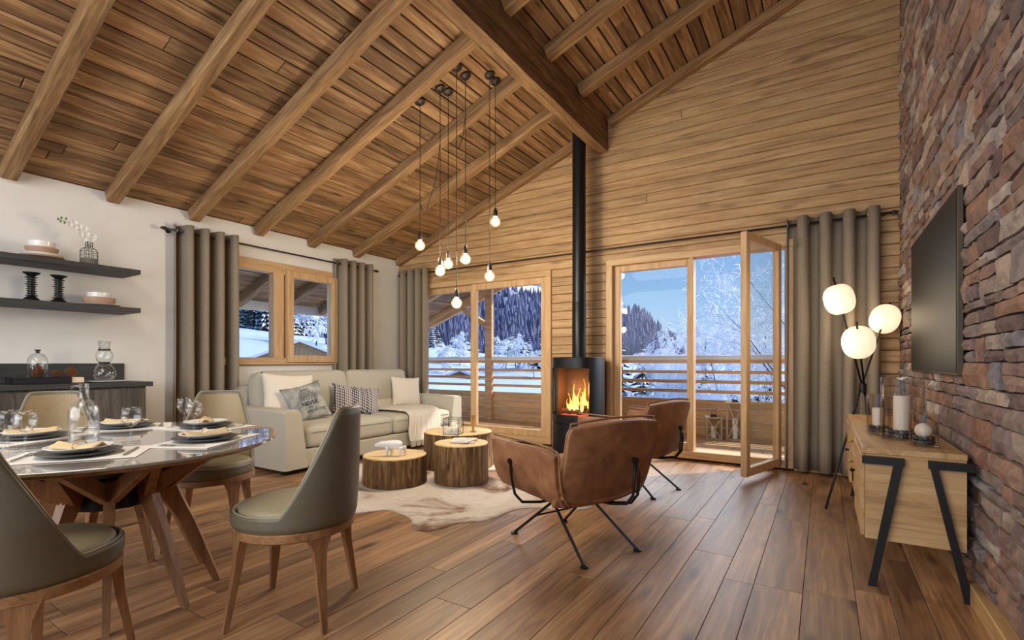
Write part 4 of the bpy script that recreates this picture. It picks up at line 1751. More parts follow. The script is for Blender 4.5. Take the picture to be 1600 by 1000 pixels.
TZ = .7005
SET = [('A', -2.80, 1.36, 'before the far right chair'), ('B', -3.15, 1.12, 'before the far left chair'), ('C', -2.33, 1.13, 'before the centre foreground chair'),
       ('D', -2.365, .70, 'before the nearest left chair'), ('E', -3.06, .735, 'at the left end of the table')]
protos = None
for nm, x, y, wh in SET:
    a = math.atan2(y - TC[1], x - TC[0])          # outward direction
    rz = a + PI / 2                                # local -y points outward, +y to the table's centre

    def at(lx, ly, lz=0):
        return Matrix.Translation((x, y, TZ)) @ Matrix.Rotation(rz, 4, 'Z') @ Vector((lx, ly, lz))
    if protos is None:
        P_ = {}
        P_['placemat'] = MB().box((-.205, -.14, 0), (.205, .14, .003), .001).build('placemat', M['mat'])
        P_['charger'] = MB().lathe([(.06, .003), (.11, .006), (.127, .013), (.130, .0155), (.126, .0155), (.11, .009), (.0, .007)], 40, (0, 0, .0)).build('charger_plate', M['greyplate'], smooth=True)
        P_['plate'] = MB().lathe([(.04, .0), (.045, .0), (.078, .010), (.101, .022), (.103, .025), (.100, .025), (.075, .012), (.04, .006), (.0, .005)], 44).build('dinner_plate', M['whitecer'], smooth=True)
        nk = empty('napkin')
        m = MB().grid(lambda u, v: ((u - .5) * .05 * (1 + 1.2 * abs(v - .5)) + .0, (v - .5) * .18, .010 + .022 * math.sin(u * PI) * (.5 + abs(v - .5)) + .006 * math.sin(u * 14) * abs(v - .5)), 12, 12)
        q = m.build('folded_cloth', M['napkin'], nk, smooth=True, fix=False)
        md = q.modifiers.new('s', 'SOLIDIFY')
        md.thickness = .004
        MB().tube([(.0 + .03 * math.cos(w), .0, .018 + .018 * math.sin(w)) for w in [2 * PI * i / 12 for i in range(12)]], .003, 5, closed=True).build('twine_tie', M['napkin'], nk)
        P_['napkin'] = nk
        fk = empty('fork')
        f_ = MB().box((-.004, -.10, .002), (.004, .03, .005), .001)
        for t in (-.009, -.003, .003, .009):
            f_.box((t - .0012, .045, .002), (t + .0012, .085, .004))
        f_.box((-.011, .028, .002), (.011, .047, .0045), .001)
        f_.build('fork_body', M['steel'], fk)
        P_['fork'] = fk
        kn = MB().loft([[(-.004, -.10, .001), (.004, -.10, .001), (.004, -.10, .005), (-.004, -.10, .005)], [(-.004, -.01, .001), (.004, -.01, .001), (.004, -.01, .005), (-.004, -.01, .005)],
                        [(-.006, .0, .002), (.006, .0, .002), (.006, .0, .0035), (-.006, .0, .0035)], [(-.006, .08, .002), (.004, .08, .002), (.004, .08, .003), (-.006, .08, .003)], [(-.003, .105, .002), (-.002, .105, .002), (-.002, .105, .0025), (-.003, .105, .0025)]]).build('knife', M['steel'])
        P_['knife'] = kn
        protos = P_
        first = True
    else:
        first = False
    txt = {'placemat': ('white rectangular placemat lying %s' % wh, 'placemat', 'placemats', at(0, 0), rz),
           'charger': ('dark grey charger plate under the dinner plate %s' % wh, 'plate', 'charger plates', at(0, .0, .0035), rz),
           'plate': ('white dinner plate on the charger %s' % wh, 'plate', 'dinner plates', at(0, 0, .0125), rz),
           'napkin': ('rolled beige napkin on the white plate %s' % wh, 'napkin', 'napkins', at(.0, 0, .018), rz + R.uniform(.6, 1.1)),
           'fork': ('steel fork left of the plate %s' % wh, 'fork', 'forks', at(-.16, 0, .004), rz),
           'knife': ('steel knife right of the plate %s' % wh, 'knife', 'knives', at(.16, 0, .004), rz)}
    for k_, (lab, cat, grp, loc, rot) in txt.items():
        o_ = protos[k_] if first else copy_tree(protos[k_])
        o_.location = loc
        o_.rotation_euler = (0, 0, rot)
        tag(o_, lab, cat, grp)

# wine glasses
wg = empty('wine_glass')
MB().lathe([(.0, .0), (.034, .0), (.034, .0015), (.010, .005), (.0045, .012), (.0038, .06), (.005, .068)][1:], 24).build('stem_and_foot', M['ware'], wg, smooth=True)
MB().lathe([(.004, .066), (.018, .072), (.031, .088), (.0365, .108), (.035, .130), (.031, .150), (.0298, .150), (.0335, .130), (.035, .108), (.0295, .090), (.017, .0745), (.003, .069)], 28).build('bowl', M['ware'], wg, smooth=True)
GL = [(-2.693, .628, 'wine glass nearest the viewer, in front of the left-end plate'), (-2.80, .60, 'wine glass just behind the nearest one at the left of the table'), (-2.541, .928, 'wine glass standing to the right of the glass carafe'),
      (-3.235, .985, 'wine glass farthest back, before the charcoal cabinet'), (-2.98, 1.335, 'wine glass left of the far right plate'), (-2.69, 1.25, 'wine glass behind the napkin of the centre foreground plate')]
for i, (x, y, lab) in enumerate(GL):
    o_ = wg if i == 0 else copy_tree(wg)
    o_.location = (x, y, TZ + .0035)
    tag(o_, lab, 'glass', 'wine glasses')
# carafe
ca = empty('glass_carafe', (-2.47, .745, TZ), math.radians(20), 'tall clear glass carafe with square handle on the dining table', 'carafe')
MB().lathe([(.044, .0), (.048, .004), (.048, .16), (.040, .182), (.018, .205), (.0155, .215), (.0155, .262), (.017, .265), (.0135, .265), (.013, .215), (.016, .204), (.037, .180), (.0455, .160), (.0455, .008), (.0, .007)], 32).build('bottle', M['ware'], ca, smooth=True)
MB().tube([(-.014, 0, .252), (-.040, 0, .256), (-.060, 0, .252), (-.062, 0, .235), (-.062, 0, .135), (-.060, 0, .122), (-.046, 0, .118)], .0045, 8).build('handle', M['ware'], ca, smooth=True)
MB().lathe([(.0, .008), (.044, .008), (.044, .085), (.0, .085)][1:3], 24).build('ribbed_base', M['ware'], ca, smooth=True)

# ------------------------------------------------------------------ wood stove
SXc, SYc = -2.35, 5.14
stv = empty('wood_stove', (SXc, SYc, 0), 0, 'tall black wood-burning stove with curved glass door and burning fire', 'stove')


def dcs(a, sx=.272, sy=.285, p=2.7):
    c, s = math.cos(a), math.sin(a)
    r_ = (abs(c / sx) ** p + abs(s / sy) ** p) ** (-1 / p)
    return (r_ * c, r_ * s)


def band(a0_, a1_, z0_, z1_, off=0.0, th_=.02, n_=40, mb=None):
    m_ = mb or MB()
    rg = []
    for i in range(n_ + 1):
        a = math.radians(a0_ + (a1_ - a0_) * i / n_)
        x, y = dcs(a)
        l = math.hypot(x, y)
        o_, i_ = (l + off) / l, (l + off - th_) / l
        rg.append([(x * i_, y * i_, z0_), (x * o_, y * o_, z0_), (x * o_, y * o_, z1_), (x * i_, y * i_, z1_)])
    m_.loft(rg)
    return m_


WA0, WA1 = -90 - 52, -90 + 46
m = band(0, 360, .03, .375, n_=72)
m = band(0, 360, 1.03, 1.085, n_=72, mb=m)
m = band(WA1 + 12, WA0 + 360 - 12, .375, 1.03, n_=48, mb=m)
m.build('stove_body', M['stove'], stv, auto=35)
fd = band(WA0 - 12, WA0, .38, 1.03, .004, .03)
fd = band(WA1, WA1 + 12, .38, 1.03, .004, .03, mb=fd)
fd = band(WA0, WA1, .38, .475, .004, .03, mb=fd)
fd = band(WA0, WA1, .985, 1.03, .004, .03, mb=fd)
fdo = fd.build('fire_door', M['stove'], stv, auto=35)
gl_ = band(WA0, WA1, .475, .985, -.004, .004)
gl_.build('door_glass', M['pane'], fdo, smooth=True)
a = math.radians(-80)
x, y = dcs(a)
MB().box((x - .05, y - .035, .425), (x + .02, y - .012, .437), .004).build('door_handle', M['black'], fdo)
plate = [[(dcs(2 * PI * k / 60)[0] * s_, dcs(2 * PI * k / 60)[1] * s_, zz) for k in range(60)] for s_, zz in ((.98, 1.085), (1.01, 1.088), (1.01, 1.10), (.99, 1.105))]
MB().loft(plate).build('top_plate', M['stove'], stv, auto=40)
MB().loft([[(dcs(2 * PI * k / 60)[0] * s_, dcs(2 * PI * k / 60)[1] * s_, zz) for k in range(60)] for s_, zz in ((.90, .0), (.90, .03))]).build('plinth', M['black'], stv)
brick = plain('firebox_lining', rgb(96, 66, 42), .9)
MB().box((-.19, .06, .44), (.19, .085, .99)).build('firebox_back', brick, stv)
MB().box((-.21, -.20, .42), (.21, .085, .455)).build('firebox_floor', M['gap'], stv)
for sg in (-1, 1):
    MB().box((sg * .19, -.14, .44), (sg * .215, .085, .99)).build('firebox_side', brick, stv)
for i, (x, y, z, rz, ry, r_, L_) in enumerate(((-.02, -.10, .495, .25, .02, .034, .26), (.04, -.02, .50, -.35, .0, .034, .26), (.02, -.06, .555, -.1, .12, .032, .22))):
    piece(MB().tube([(-L_ / 2, 0, 0), (-L_ / 4, .004, .003), (L_ / 4, -.004, -.002), (L_ / 2, 0, 0)], [r_, r_ * 1.05, r_, r_ * .93], 9), 'fire_log', M['logwood'], (x, y, z), (0, ry, rz), stv, auto=50)
eb = MB()
for i in range(60):
    x, y = R.uniform(-.17, .17), R.uniform(-.17, .04)
    s_ = R.uniform(.008, .018)
    eb.box((x - s_, y - s_, .452), (x + s_, y + s_, .452 + s_ * 1.2), .003)
eo = eb.build('embers', M['ember'], stv)
eo['kind'] = 'stuff'
fl_ = [(-.07, -.08, .20, .026), (-.03, -.03, .30, .034), (.02, -.07, .26, .036), (.06, -.02, .36, .034), (.10, -.06, .22, .028), (-.11, -.04, .13, .02), (.0, -.11, .17, .024), (.13, -.01, .27, .024), (.08, -.10, .18, .022), (-.05, -.12, .12, .018)]
for i, (x, y, h, r_) in enumerate(fl_):
    pts_, rad_ = [], []
    for k in range(9):
        t = k / 8
        pts_.append((x + .030 * math.sin(t * 4 + i * 1.7) * t, y + .018 * math.cos(t * 5 + i) * t, .50 + h * t))
        rad_.append(max(.0015, r_ * (math.sin(PI * min(1, t * 1.15 + .18)) if t < .85 else .12) * (1 - .35 * t)))
    MB().tube(pts_, rad_, 8).build('flame', M['flame'], stv, smooth=True)
light('fire_light', 'POINT', (SXc, SYc - .09, .74), 3.2, (1, .52, .2), shadow_soft_size=.08)
sp = empty('stove_pipe', (SXc - .01, SYc + .03, 1.105), 0, 'black flue pipe rising from the stove to the ceiling by the beam', 'pipe')
ztop = zr(SXc) + .06 - 1.105
MB().lathe([(.077, 0), (.077, ztop)], 32).build('flue', M['stove'], sp, auto=40)
MB().lathe([(.079, .0), (.079, .62), (.077, .625)], 32).build('lower_flue_sleeve', M['stove'], sp, auto=40)

# ------------------------------------------------------------------ shelves, cabinet (left wall)


def shelf(z0_, label):
    e_ = empty('wall_shelf', (XL + .19, 1.0, z0_), 0, label, 'shelf', 'wall shelves')
    MB().box((-.188, -1.4, 0), (.19, .95, .040), .002).build('shelf_board', M['shelf'], e_)
    return e_


shelf(1.83, 'upper charcoal wooden wall shelf carrying the orchid vase')
shelf(1.49, 'lower charcoal wooden wall shelf carrying two black candlesticks')
cab = empty('cabinet', (XL + .27, 1.0, 0), 0, 'charcoal wood sideboard cabinet standing below the wall shelves', 'cabinet')
MB().box((-.268, -1.4, .06), (.248, .935, .84), .002).build('cabinet_body', M['darkwood'], cab)
MB().box((-.25, -1.3, .0), (.2, .9, .06)).build('plinth', M['black'], cab)
for i in range(3):
    y_ = .93 - .62 * (i + 1)
    dd = MB().box((.248, y_ + .004, .08), (.264, y_ + .616, .825), .002).build('cabinet_door', M['darkwood'], cab)
wt = empty('worktop', (XL + .27, 1.0, .84), 0, 'dark grey worktop with low upstand on the charcoal cabinet', 'worktop')
MB().box((-.268, -1.4, 0.001), (.275, .98, .040), .003).build('worktop_slab', M['shelf'], wt)
MB().box((-.268, -1.4, .041), (-.248, .955, .20), .002).build('upstand', M['shelf'], wt)
CZ = .8815

# dishes on the upper shelf


def stack(nm, prof_, mat, loc, lab, cat, grp=None):
    o_ = MB().lathe(prof_, 36).build(nm, mat, smooth=False, auto=50)
    o_.location = loc
    tag(o_, lab, cat, grp)
    return o_


SX_ = -5.33
stack('plate', [(.07, 0), (.12, .008), (.145, .018), (.142, .020), (.0, .012)], M['tancer'], (SX_, 1.34, 1.8715), 'terracotta plate at the bottom of the upper shelf stack', 'plate', 'plates on the upper shelf')
stack('plate', [(.07, 0), (.11, .008), (.132, .018), (.130, .020), (.0, .012)], M['whitecer'], (SX_, 1.34, 1.8875), 'white plate above the terracotta plate on the upper shelf', 'plate', 'plates on the upper shelf')
stack('plate', [(.07, 0), (.11, .008), (.125, .018), (.123, .020), (.0, .012)], M['whitecer'], (SX_, 1.34, 1.902), 'white plate directly under the terracotta bowl on the upper shelf', 'plate', 'plates on the upper shelf')
stack('bowl', [(.06, 0), (.085, .006), (.100, .03), (.105, .052), (.100, .052), (.09, .03), (.0, .012)], M['tancer'], (SX_, 1.34, 1.917), 'terracotta bowl near the top of the upper shelf stack', 'bowl', 'bowls on the shelves')
stack('bowl', [(.05, -.024), (.072, -.01), (.082, .03), (.084, .060), (.080, .060), (.075, .03), (.0, -.012)], M['whitecer'], (SX_, 1.34, 1.958), 'white bowl on top of the upper shelf stack', 'bowl', 'bowls on the shelves')
# lower shelf bowls
stack('plate', [(.08, 0), (.13, .008), (.15, .016), (.148, .018), (.0, .010)], M['whitecer'], (SX_, 1.71, 1.5315), 'white plate under the bowls on the lower shelf', 'plate')
stack('bowl', [(.07, 0), (.10, .01), (.115, .035), (.116, .065), (.110, .065), (.105, .035), (.0, .012)], M['tancer'], (SX_, 1.71, 1.544), 'terracotta bowl on the lower shelf beside the candlesticks', 'bowl', 'bowls on the shelves')
stack('bowl', [(.05, -.024), (.07, -.01), (.080, .03), (.081, .068), (.077, .068), (.073, .03), (.0, -.012)], M['whitecer'], (SX_, 1.71, 1.583), 'small white bowl inside the terracotta bowl on the lower shelf', 'bowl', 'bowls on the shelves')
# candlesticks
for i, (y, lab) in enumerate(((1.27, 'left black turned candlestick on the lower shelf'), (1.435, 'right black turned candlestick on the lower shelf'))):
    pr_ = [(.058, 0), (.060, .008), (.048, .016), (.040, .026), (.028, .034)]
    for k in range(9):
        zz = .038 + k * .0165
        w_ = .031 + (.007 if k in (0, 5, 8) else 0)
        pr_ += [(.021, zz), (w_, zz + .003), (w_, zz + .007), (.021, zz + .010)]
    pr_ += [(.03, .192), (.052, .205), (.054, .212), (.03, .215), (.012, .214)]
    pr_ = [(r_, z_ * 1.08) for r_, z_ in pr_]
    stack('candlestick', pr_, M['black'], (SX_ + .03, y, 1.5315), lab, 'candlestick', 'black candlesticks')

# wire vase with orchid
vz = empty('wire_vase', (SX_ + .02, 1.635, 1.871), 0, 'black wire cage vase with grey stone base on the upper shelf', 'vase')
MB().lathe([(.058, 0), (.061, .006), (.061, .062), (.056, .064), (.0, .062)], 28).build('stone_base', M['concrete'], vz, auto=40)
m = MB()
vp = [(.061, .06), (.061, .12), (.055, .14), (.036, .152), (.025, .157), (.025, .195), (.028, .20)]
for k in range(8):
    w = 2 * PI * k / 8
    m.tube([(r_ * math.cos(w), r_ * math.sin(w), z_) for r_, z_ in vp], .0018, 4)
for r_, z_ in ((.061, .09), (.061, .12), (.036, .152), (.025, .175), (.028, .20)):
    m.tube([(r_ * math.cos(w), r_ * math.sin(w), z_) for w in [2 * PI * i / 20 for i in range(20)]], .0018, 4, closed=True)
m.build('wire_cage', M['black'], vz)
orc = empty('orchid_spray', (SX_ + .02, 1.635, 1.94), 0, 'arching white orchid spray with green buds in the wire vase', 'flower')
st = [Vector((0, 0, 0)), Vector((0, .0, .10)), Vector((0, -.02, .17)), Vector((0, -.07, .235)), Vector((0, -.13, .275)), Vector((0, -.19, .285))]
MB().tube(st, [.003, .003, .0028, .0025, .002, .0015], 6).build('stem', M['green'], orc, smooth=True)
for i, (y, z) in enumerate(((.018, .165), (-.035, .15), (-.02, .20), (-.055, .19), (-.065, .255), (-.03, .245), (-.095, .24), (-.10, .28), (.03, .19), (-.125, .25))):
    fw_ = MB()
    for k in range(5):
        w = 2 * PI * k / 5 + i
        c = Vector((.012, y + .013 * math.cos(w), z + .013 * math.sin(w)))
        fw_.add([(.004, y, z), tuple(c + Vector((.004, -.010 * math.sin(w), .010 * math.cos(w)))), (.018, y + .027 * math.cos(w), z + .027 * math.sin(w)), tuple(c - Vector((-.004, -.010 * math.sin(w), .010 * math.cos(w))))], [(0, 1, 2, 3)])
    q = fw_.build('blossom', M['petal'], orc, fix=False)
    md = q.modifiers.new('s', 'SOLIDIFY')
    md.thickness = .0015
for y, z in ((-.15, .30), (-.16, .265), (-.18, .30), (-.20, .285), (-.185, .27)):
    piece(MB().lathe([(.002, -.010), (.007, -.004), (.008, .003), (.003, .010)], 8), 'bud', M['green'], (0, y, z), parent=orc, smooth=True)

# worktop items
bk = empty('book', (-5.24, 1.345, CZ), math.radians(-3), 'thick black hardback book lying on the worktop under the glass cloche', 'book')
MB().box((-.10, -.215, .004), (.095, .21, .046), .001).build('pages', M['page'], bk)
MB().box((-.105, -.22, .0), (.105, .13, .004)).box((-.105, -.22, .046), (.105, .13, .050)).box((.098, -.22, 0), (.105, .13, .05)).box((-.105, -.22, .0), (.105, -.213, .05)).build('cover', M['bookblack'], bk)
cl = empty('glass_cloche', (-5.25, 1.295, CZ + .051), 0, 'clear glass bell cloche with small knob on the black book', 'cloche')
MB().lathe([(.062, 0), (.064, .0), (.064, .11), (.058, .15), (.040, .178), (.012, .192), (.010, .192), (.036, .176), (.055, .148), (.062, .11), (.062, 0)], 32).build('glass_bell', M['smokeware'] if False else M['ware'], cl, smooth=True)
MB().lathe([(.010, .190), (.013, .196), (.010, .203), (.018, .21), (.018, .216), (.008, .218)], 16).build('knob', M['socket'], cl, smooth=True)


def pinecone(loc, r_, h, label, rot=(0, 0, 0)):
    root = empty('pine_cone', loc, 0, label, 'pine cone', 'pine cones')
    root.rotation_euler = rot
    MB().lathe([(r_ * .3, 0), (r_ * .6, h * .3), (r_ * .5, h * .65), (r_ * .1, h * .95)], 10).build('core', M['pinecone'], root, smooth=True)
    s__ = MB()
    for k in range(70):
        t = (k + .5) / 70
        w = k * 2.39996
        rr_ = r_ * math.sin(PI * (.18 + .74 * t)) ** .8
        z_ = h * (.05 + .88 * t)
        M4 = Matrix.Translation((rr_ * math.cos(w), rr_ * math.sin(w), z_)) @ Matrix.Rotation(w, 4, 'Z') @ Matrix.Rotation(-.5, 4, 'Y')
        s__.box((-.012, -.006, -.0012), (.004, .006, .0025), .001, M4)
    so_ = s__.build('scales', M['pinecone'], root)
    so_['kind'] = 'stuff'


pinecone((-5.25, 1.297, CZ + .052), .036, .095, 'pine cone standing inside the glass cloche')
pinecone((-5.24, 1.405, CZ + .052), .030, .052, 'small squat pine cone on the book between cloche and larger cone')
pinecone((-5.22, 1.49, CZ + .052), .040, .085, 'larger pine cone near the right end of the black book')
tr = MB().lathe([(.10, 0), (.14, .004), (.150, .010), (.148, .012), (.0, .006)], 40).build('tray', M['whitecer'], smooth=True)
tr.location = (-5.24, 1.735, CZ)
tag(tr, 'round white tray under the glass coffee maker on the worktop', 'tray')
cm = empty('glass_coffee_maker', (-5.25, 1.722, CZ + .0125), 0, 'waisted glass coffee maker with two black bands on the white tray', 'coffee maker')
MB().lathe([(.045, 0), (.065, .01), (.082, .04), (.080, .075), (.06, .115), (.038, .15), (.036, .15), (.058, .113), (.078, .075), (.080, .04), (.063, .012), (.0, .003)], 32).build('lower_bulb', M['ware'], cm, smooth=True)
MB().lathe([(.036, .15), (.052, .17), (.062, .20), (.058, .235), (.042, .262), (.040, .262), (.056, .235), (.060, .20), (.050, .172), (.034, .152)], 32).build('upper_bulb', M['whitecer'] if False else M['ware'], cm, smooth=True)
MB().lathe([(.036, .268), (.037, .268), (.046, .34), (.045, .34), (.036, .27)], 24).build('lid_cup', M['ware'], cm, smooth=True)
for z_, r_ in ((.145, .040), (.256, .043)):
    MB().lathe([(r_ - .003, z_), (r_, z_), (r_, z_ + .014), (r_ - .003, z_ + .014)], 28).build('black_band', M['black'], cm, auto=40)

# ------------------------------------------------------------------ right side: television, sideboard, lamp
tv = empty('television', (.548, 3.845, 1.44), 0, 'large dark flat television mounted on the stone wall', 'television')
MB().box((-.010, -.725, -.455), (.014, .725, .455), .003).build('bezel', M['tvedge'], tv)
MB().box((-.0125, -.712, -.442), (-.0105, .712, .442)).build('screen', M['tv'], tv)
MB().box((.0145, -.3, -.2), (.04, .3, .2)).build('wall_bracket', M['black'], tv)

sb = empty('sideboard', (.345, 3.785, 0), 0, 'pale oak sideboard on angled black steel legs by the stone wall', 'sideboard')
SB0, SB1 = 2.885, 4.685
X0, X1 = .162, .532
babs(MB().box((X0 - .006, SB0 - .004, .617), (X1, SB1 + .004, .645), .002), 'top_board', M['oaky'], sb)
babs(MB().box((X0 + .004, SB0, .215), (X1 - .002, SB0 + .022, .6165), .001), 'end_panel', M['oak'], sb)
babs(MB().box((X0 + .004, SB1 - .022, .215), (X1 - .002, SB1, .6165), .001), 'end_panel', M['oak'], sb)
babs(MB().box((X0 + .004, SB0 + .022, .215), (X1 - .002, SB1 - .022, .237), .001), 'bottom_board', M['oaky'], sb)
babs(MB().box((X1 - .014, SB0 + .022, .237), (X1 - .004, SB1 - .022, .6165)), 'back_board', M['oaky'], sb)
for y in (SB0 + .58, SB1 - .58):
    babs(MB().box((X0 + .01, y - .01, .237), (X1 - .014, y + .01, .6165)), 'divider', M['oak'], sb)
for (ya, yb_) in ((SB0 + .004, SB0 + .576), (SB1 - .576, SB1 - .004)):
    dr_ = babs(MB().box((X0 - .012, ya, .225), (X0 + .0035, yb_, .612), .002), 'cupboard_door', M['oaky'], sb)
    babs_k = MB().lathe([(.006, 0), (.006, .012), (.011, .016), (.011, .022), (.004, .024)], 12, mat=Matrix.Rotation(-PI / 2, 4, 'Y'))
    kx = babs_k.build('knob', M['black'], dr_, smooth=True)
    kx.location = Vector((X0 - .012, yb_ - .06 if ya < 3.2 else ya + .06, .44)) - sb.location
for z0_, z1_ in ((.365, .485), (.49, .612)):
    dr_ = babs(MB().box((X0 - .004, SB0 + .592, z0_ + .002), (X0 + .012, SB1 - .592, z1_ - .002), .002), 'drawer', M['oaky'], sb)
    babs_k = MB().lathe([(.006, 0), (.006, .012), (.011, .016), (.011, .022), (.004, .024)], 12, mat=Matrix.Rotation(-PI / 2, 4, 'Y'))
    kx = babs_k.build('knob', M['brass'], dr_, smooth=True)
    kx.location = Vector((X0 - .004, 3.785, (z0_ + z1_) / 2)) - sb.location


def bar(m_, a, b, w, d):
    a, b = Vector(a), Vector(b)
    dr = (b - a).normalized()
    sd_ = Vector((0, 1, 0))
    up_ = sd_.cross(dr).normalized()
    rg = [[c + up_ * w / 2 * p + sd_ * d / 2 * q for p, q in ((-1, -1), (1, -1), (1, 1), (-1, 1))] for c in (a, b)]
    m_.loft(rg)


for yy in (SB0 - .016, SB1 + .016):
    for sg in (0, 1):
        m = MB()
        if sg == 0:
            m.box((X0 - .008, yy - .011, .573), (.312, yy + .011, .608))
            poly = [(.300, .573), (.271, .573), (.176, 0), (.206, 0), (.312, .608), (.290, .608)]
            pl = [(.312, .608), (.277, .600), (.176, .0), (.207, .0)]
        else:
            m.box((.397, yy - .011, .573), (.550, yy + .011, .608))
            pl = [(.397, .608), (.428, .585), (.550, .0), (.519, .0)]
        m.loft([[(p[0], yy - .0105, p[1]) for p in pl], [(p[0], yy + .0105, p[1]) for p in pl]])
        babs(m, 'leg', M['black'], sb)

# candle glasses on the sideboard
SBZ = .6455


def hurricane(x, y, r_, h, candle, label):
    root = empty('candle_glass', (x, y, SBZ), 0, label, 'candle holder', 'glass candle holders on the sideboard')
    MB().lathe([(r_ * .9, .0), (r_, .004), (r_, h), (r_ - .0025, h), (r_ - .0025, .010), (.0, .008)], 32).build('glass_cylinder', M['smokeware'], root, smooth=False, auto=40)
    if candle[0] == 'c':
        _, cr, ch = candle
        MB().lathe([(cr * .97, 0.012), (cr, .015), (cr, .012 + ch - .004), (cr * .95, .012 + ch), (cr * .2, .012 + ch - .003)], 28).build('candle', M['wax'], root, auto=50)
        MB().tube([(0, 0, .012 + ch - .004), (.001, 0, .012 + ch + .012)], .0015, 5).build('wick', M['black'], root)
    else:
        _, cr, zc = candle
        MB().lathe([(cr * math.cos(t), zc + cr * math.sin(t)) for t in [(-PI / 2 + PI * i / 14) for i in range(15)]], 24).build('ball_candle', M['wax'], root, smooth=True)
        MB().tube([(0, 0, zc + cr - .002), (.001, 0, zc + cr + .012)], .0015, 5).build('wick', M['black'], root)
    rr2 = random.Random(int(x * 999))
    n_ = max(8, int(r_ * 2 * PI / .026))
    inn = candle[1]
    for lay in range(2):
        for k in range(n_ - lay * 3):
            w = 2 * PI * k / (n_ - lay * 3) + lay * .3
            q = (inn + r_) / 2 + .0 if candle[0] == 'c' else r_ * .62
            q = min(q, r_ - .017)
            s_ = rr2.uniform(.010, .014)
            c = Vector((q * math.cos(w), q * math.sin(w), .021 + lay * .020))
            M4 = Matrix.Translation(c) @ Matrix.Rotation(w, 4, 'Z') @ Matrix.Rotation(rr2.uniform(-.5, .5), 4, 'X') @ Matrix.Diagonal((.7, 1.1, .85, 1))
            MB().lathe([(s_ * max(.05, math.cos(t)), s_ * math.sin(t)) for t in [(-PI / 2 + PI * i / 6) for i in range(7)]], 8, mat=M4).build('pebble', M['pebble'], root, smooth=True)


hurricane(.262, 3.47, .056, .225, ('c', .029, .135), 'left small cylinder glass with a white pillar candle on the sideboard')
hurricane(.350, 3.305, .094, .325, ('c', .038, .215), 'tallest cylinder glass with the thick white pillar candle on the sideboard')
hurricane(.408, 3.075, .058, .155, ('b', .036, .075), 'low square-looking glass with a round ball candle on the sideboard, nearest')

# floor lamp
J = Vector((.262, 4.80, .847))
lamp = empty('floor_lamp', (J.x, J.y, 0), 0, 'black tripod floor lamp with three glowing opal globes behind the sideboard', 'floor lamp')
jl = lamp.location
for k, (foot, top, gl, gr) in enumerate((((.012, 4.19, 0), None, (.437, 5.215, 1.417), .112), ((.46, 4.92, 0), None, (.104, 4.71, 1.55), .110), ((.36, 5.30, 0), None, (.222, 4.55, 1.20), .112))):
    foot, gl = Vector(foot), Vector(gl)
    d_ = (gl - J).normalized()
    end = gl + d_ * (gr + .07)
    off = Vector(((k - 1) * .012, 0, 0))
    babs(MB().tube([foot, J + off], .008, 8).tube([J + off, end], .0075, 8), 'leg_rod', M['black'], lamp, smooth=True)
    q = d_.to_track_quat('Z', 'Y').to_matrix().to_4x4()
    prof_ = []
    for i in range(17):
        t = -PI / 2 + PI * i / 16
        c_, s_ = math.cos(t), math.sin(t)
        prof_.append((gr * .97 * abs(c_) ** .72, gr * 1.08 * math.copysign(abs(s_) ** .85, s_)))
    g_ = MB().lathe(prof_, 32, mat=q).build('globe_shade', M['globe'], lamp, smooth=True)
    g_.location = gl - jl
    g_.visible_shadow = True
    light('lamp_light', 'POINT', gl + Vector((-.16, -.1, -.02)), 2.2, (1, .80, .56), shadow_soft_size=.1)
babs(MB().lathe([(.024, -.035), (.026, -.033), (.026, .033), (.024, .035)], 20, J), 'joint_collar', M['black'], lamp, auto=40)

# ------------------------------------------------------------------ pendants
PD = [(-3.18, 3.43, 2.141, 'leftmost of the hanging bare bulbs'), (-2.97, 3.47, 1.888, 'bare bulb pendant hanging left of the near pair, just below its partner'), (-2.95, 3.56, 1.965, 'bare bulb pendant hanging close behind the left one of the pair'),
      (-2.73, 3.41, 1.574, 'lowest hanging bare bulb, in front of the left balcony door'), (-2.74, 3.55, 1.985, 'bare bulb pendant in the middle, third from the right'),
      (-2.60, 3.73, 1.845, 'bare bulb pendant second from the right, in front of the door head'), (-2.61, 3.84, 2.374, 'highest hanging bare bulb, rightmost of the cluster')]
PDp = None
for i, (x, y, zb_, lab) in enumerate(PD):
    zt = zr(x) - .002
    root = empty('pendant_light', (x, y, zt), 0, lab, 'pendant light', 'bare bulb pendants')
    cz = Matrix.Rotation(-math.atan(SL), 4, 'Y')
    MB().lathe([(.0505, .0), (.050, -.006), (.045, -.013), (.012, -.020), (.006, -.024)][::-1], 24, mat=cz).build('ceiling_canopy', M['socket'], root, auto=40)
    zl = zb_ - zt
    MB().tube([(0, 0, -.02), (0, 0, zl + .11)], .0032, 6).build('cord', M['cordm'], root)
    MB().lathe([(.006, .125), (.012, .118), (.016, .10), (.020, .095), (.020, .060), (.0225, .058), (.0225, .046), (.016, .043)][::-1], 20, (0, 0, zl)).build('socket', M['socket'], root, auto=40)
    pr_ = [(.0165, .045), (.020, .036)]
    for k in range(1, 13):
        t = math.radians(62 - 152 * k / 12)
        pr_.append((.047 * math.cos(t), .047 * math.sin(t) - .004))
    pr_.append((.001, -.051))
    MB().lathe(pr_[::-1], 28, (0, 0, zl)).build('glass_bulb', M['bulb'], root, smooth=True)
    m = MB()
    for k in range(4):
        w = k * PI / 2 + .4
        m.tube([(.006 * math.cos(w), .006 * math.sin(w), zl + .03), (.011 * math.cos(w), .011 * math.sin(w), zl + .012), (.013 * math.cos(w), .013 * math.sin(w), zl - .022)], .0011, 4)
    m.build('filament', M['filament'], root)
    light('bulb_light', 'POINT', (x, y, zb_ - .005), 12, (1, .89, .72), shadow_soft_size=.045)
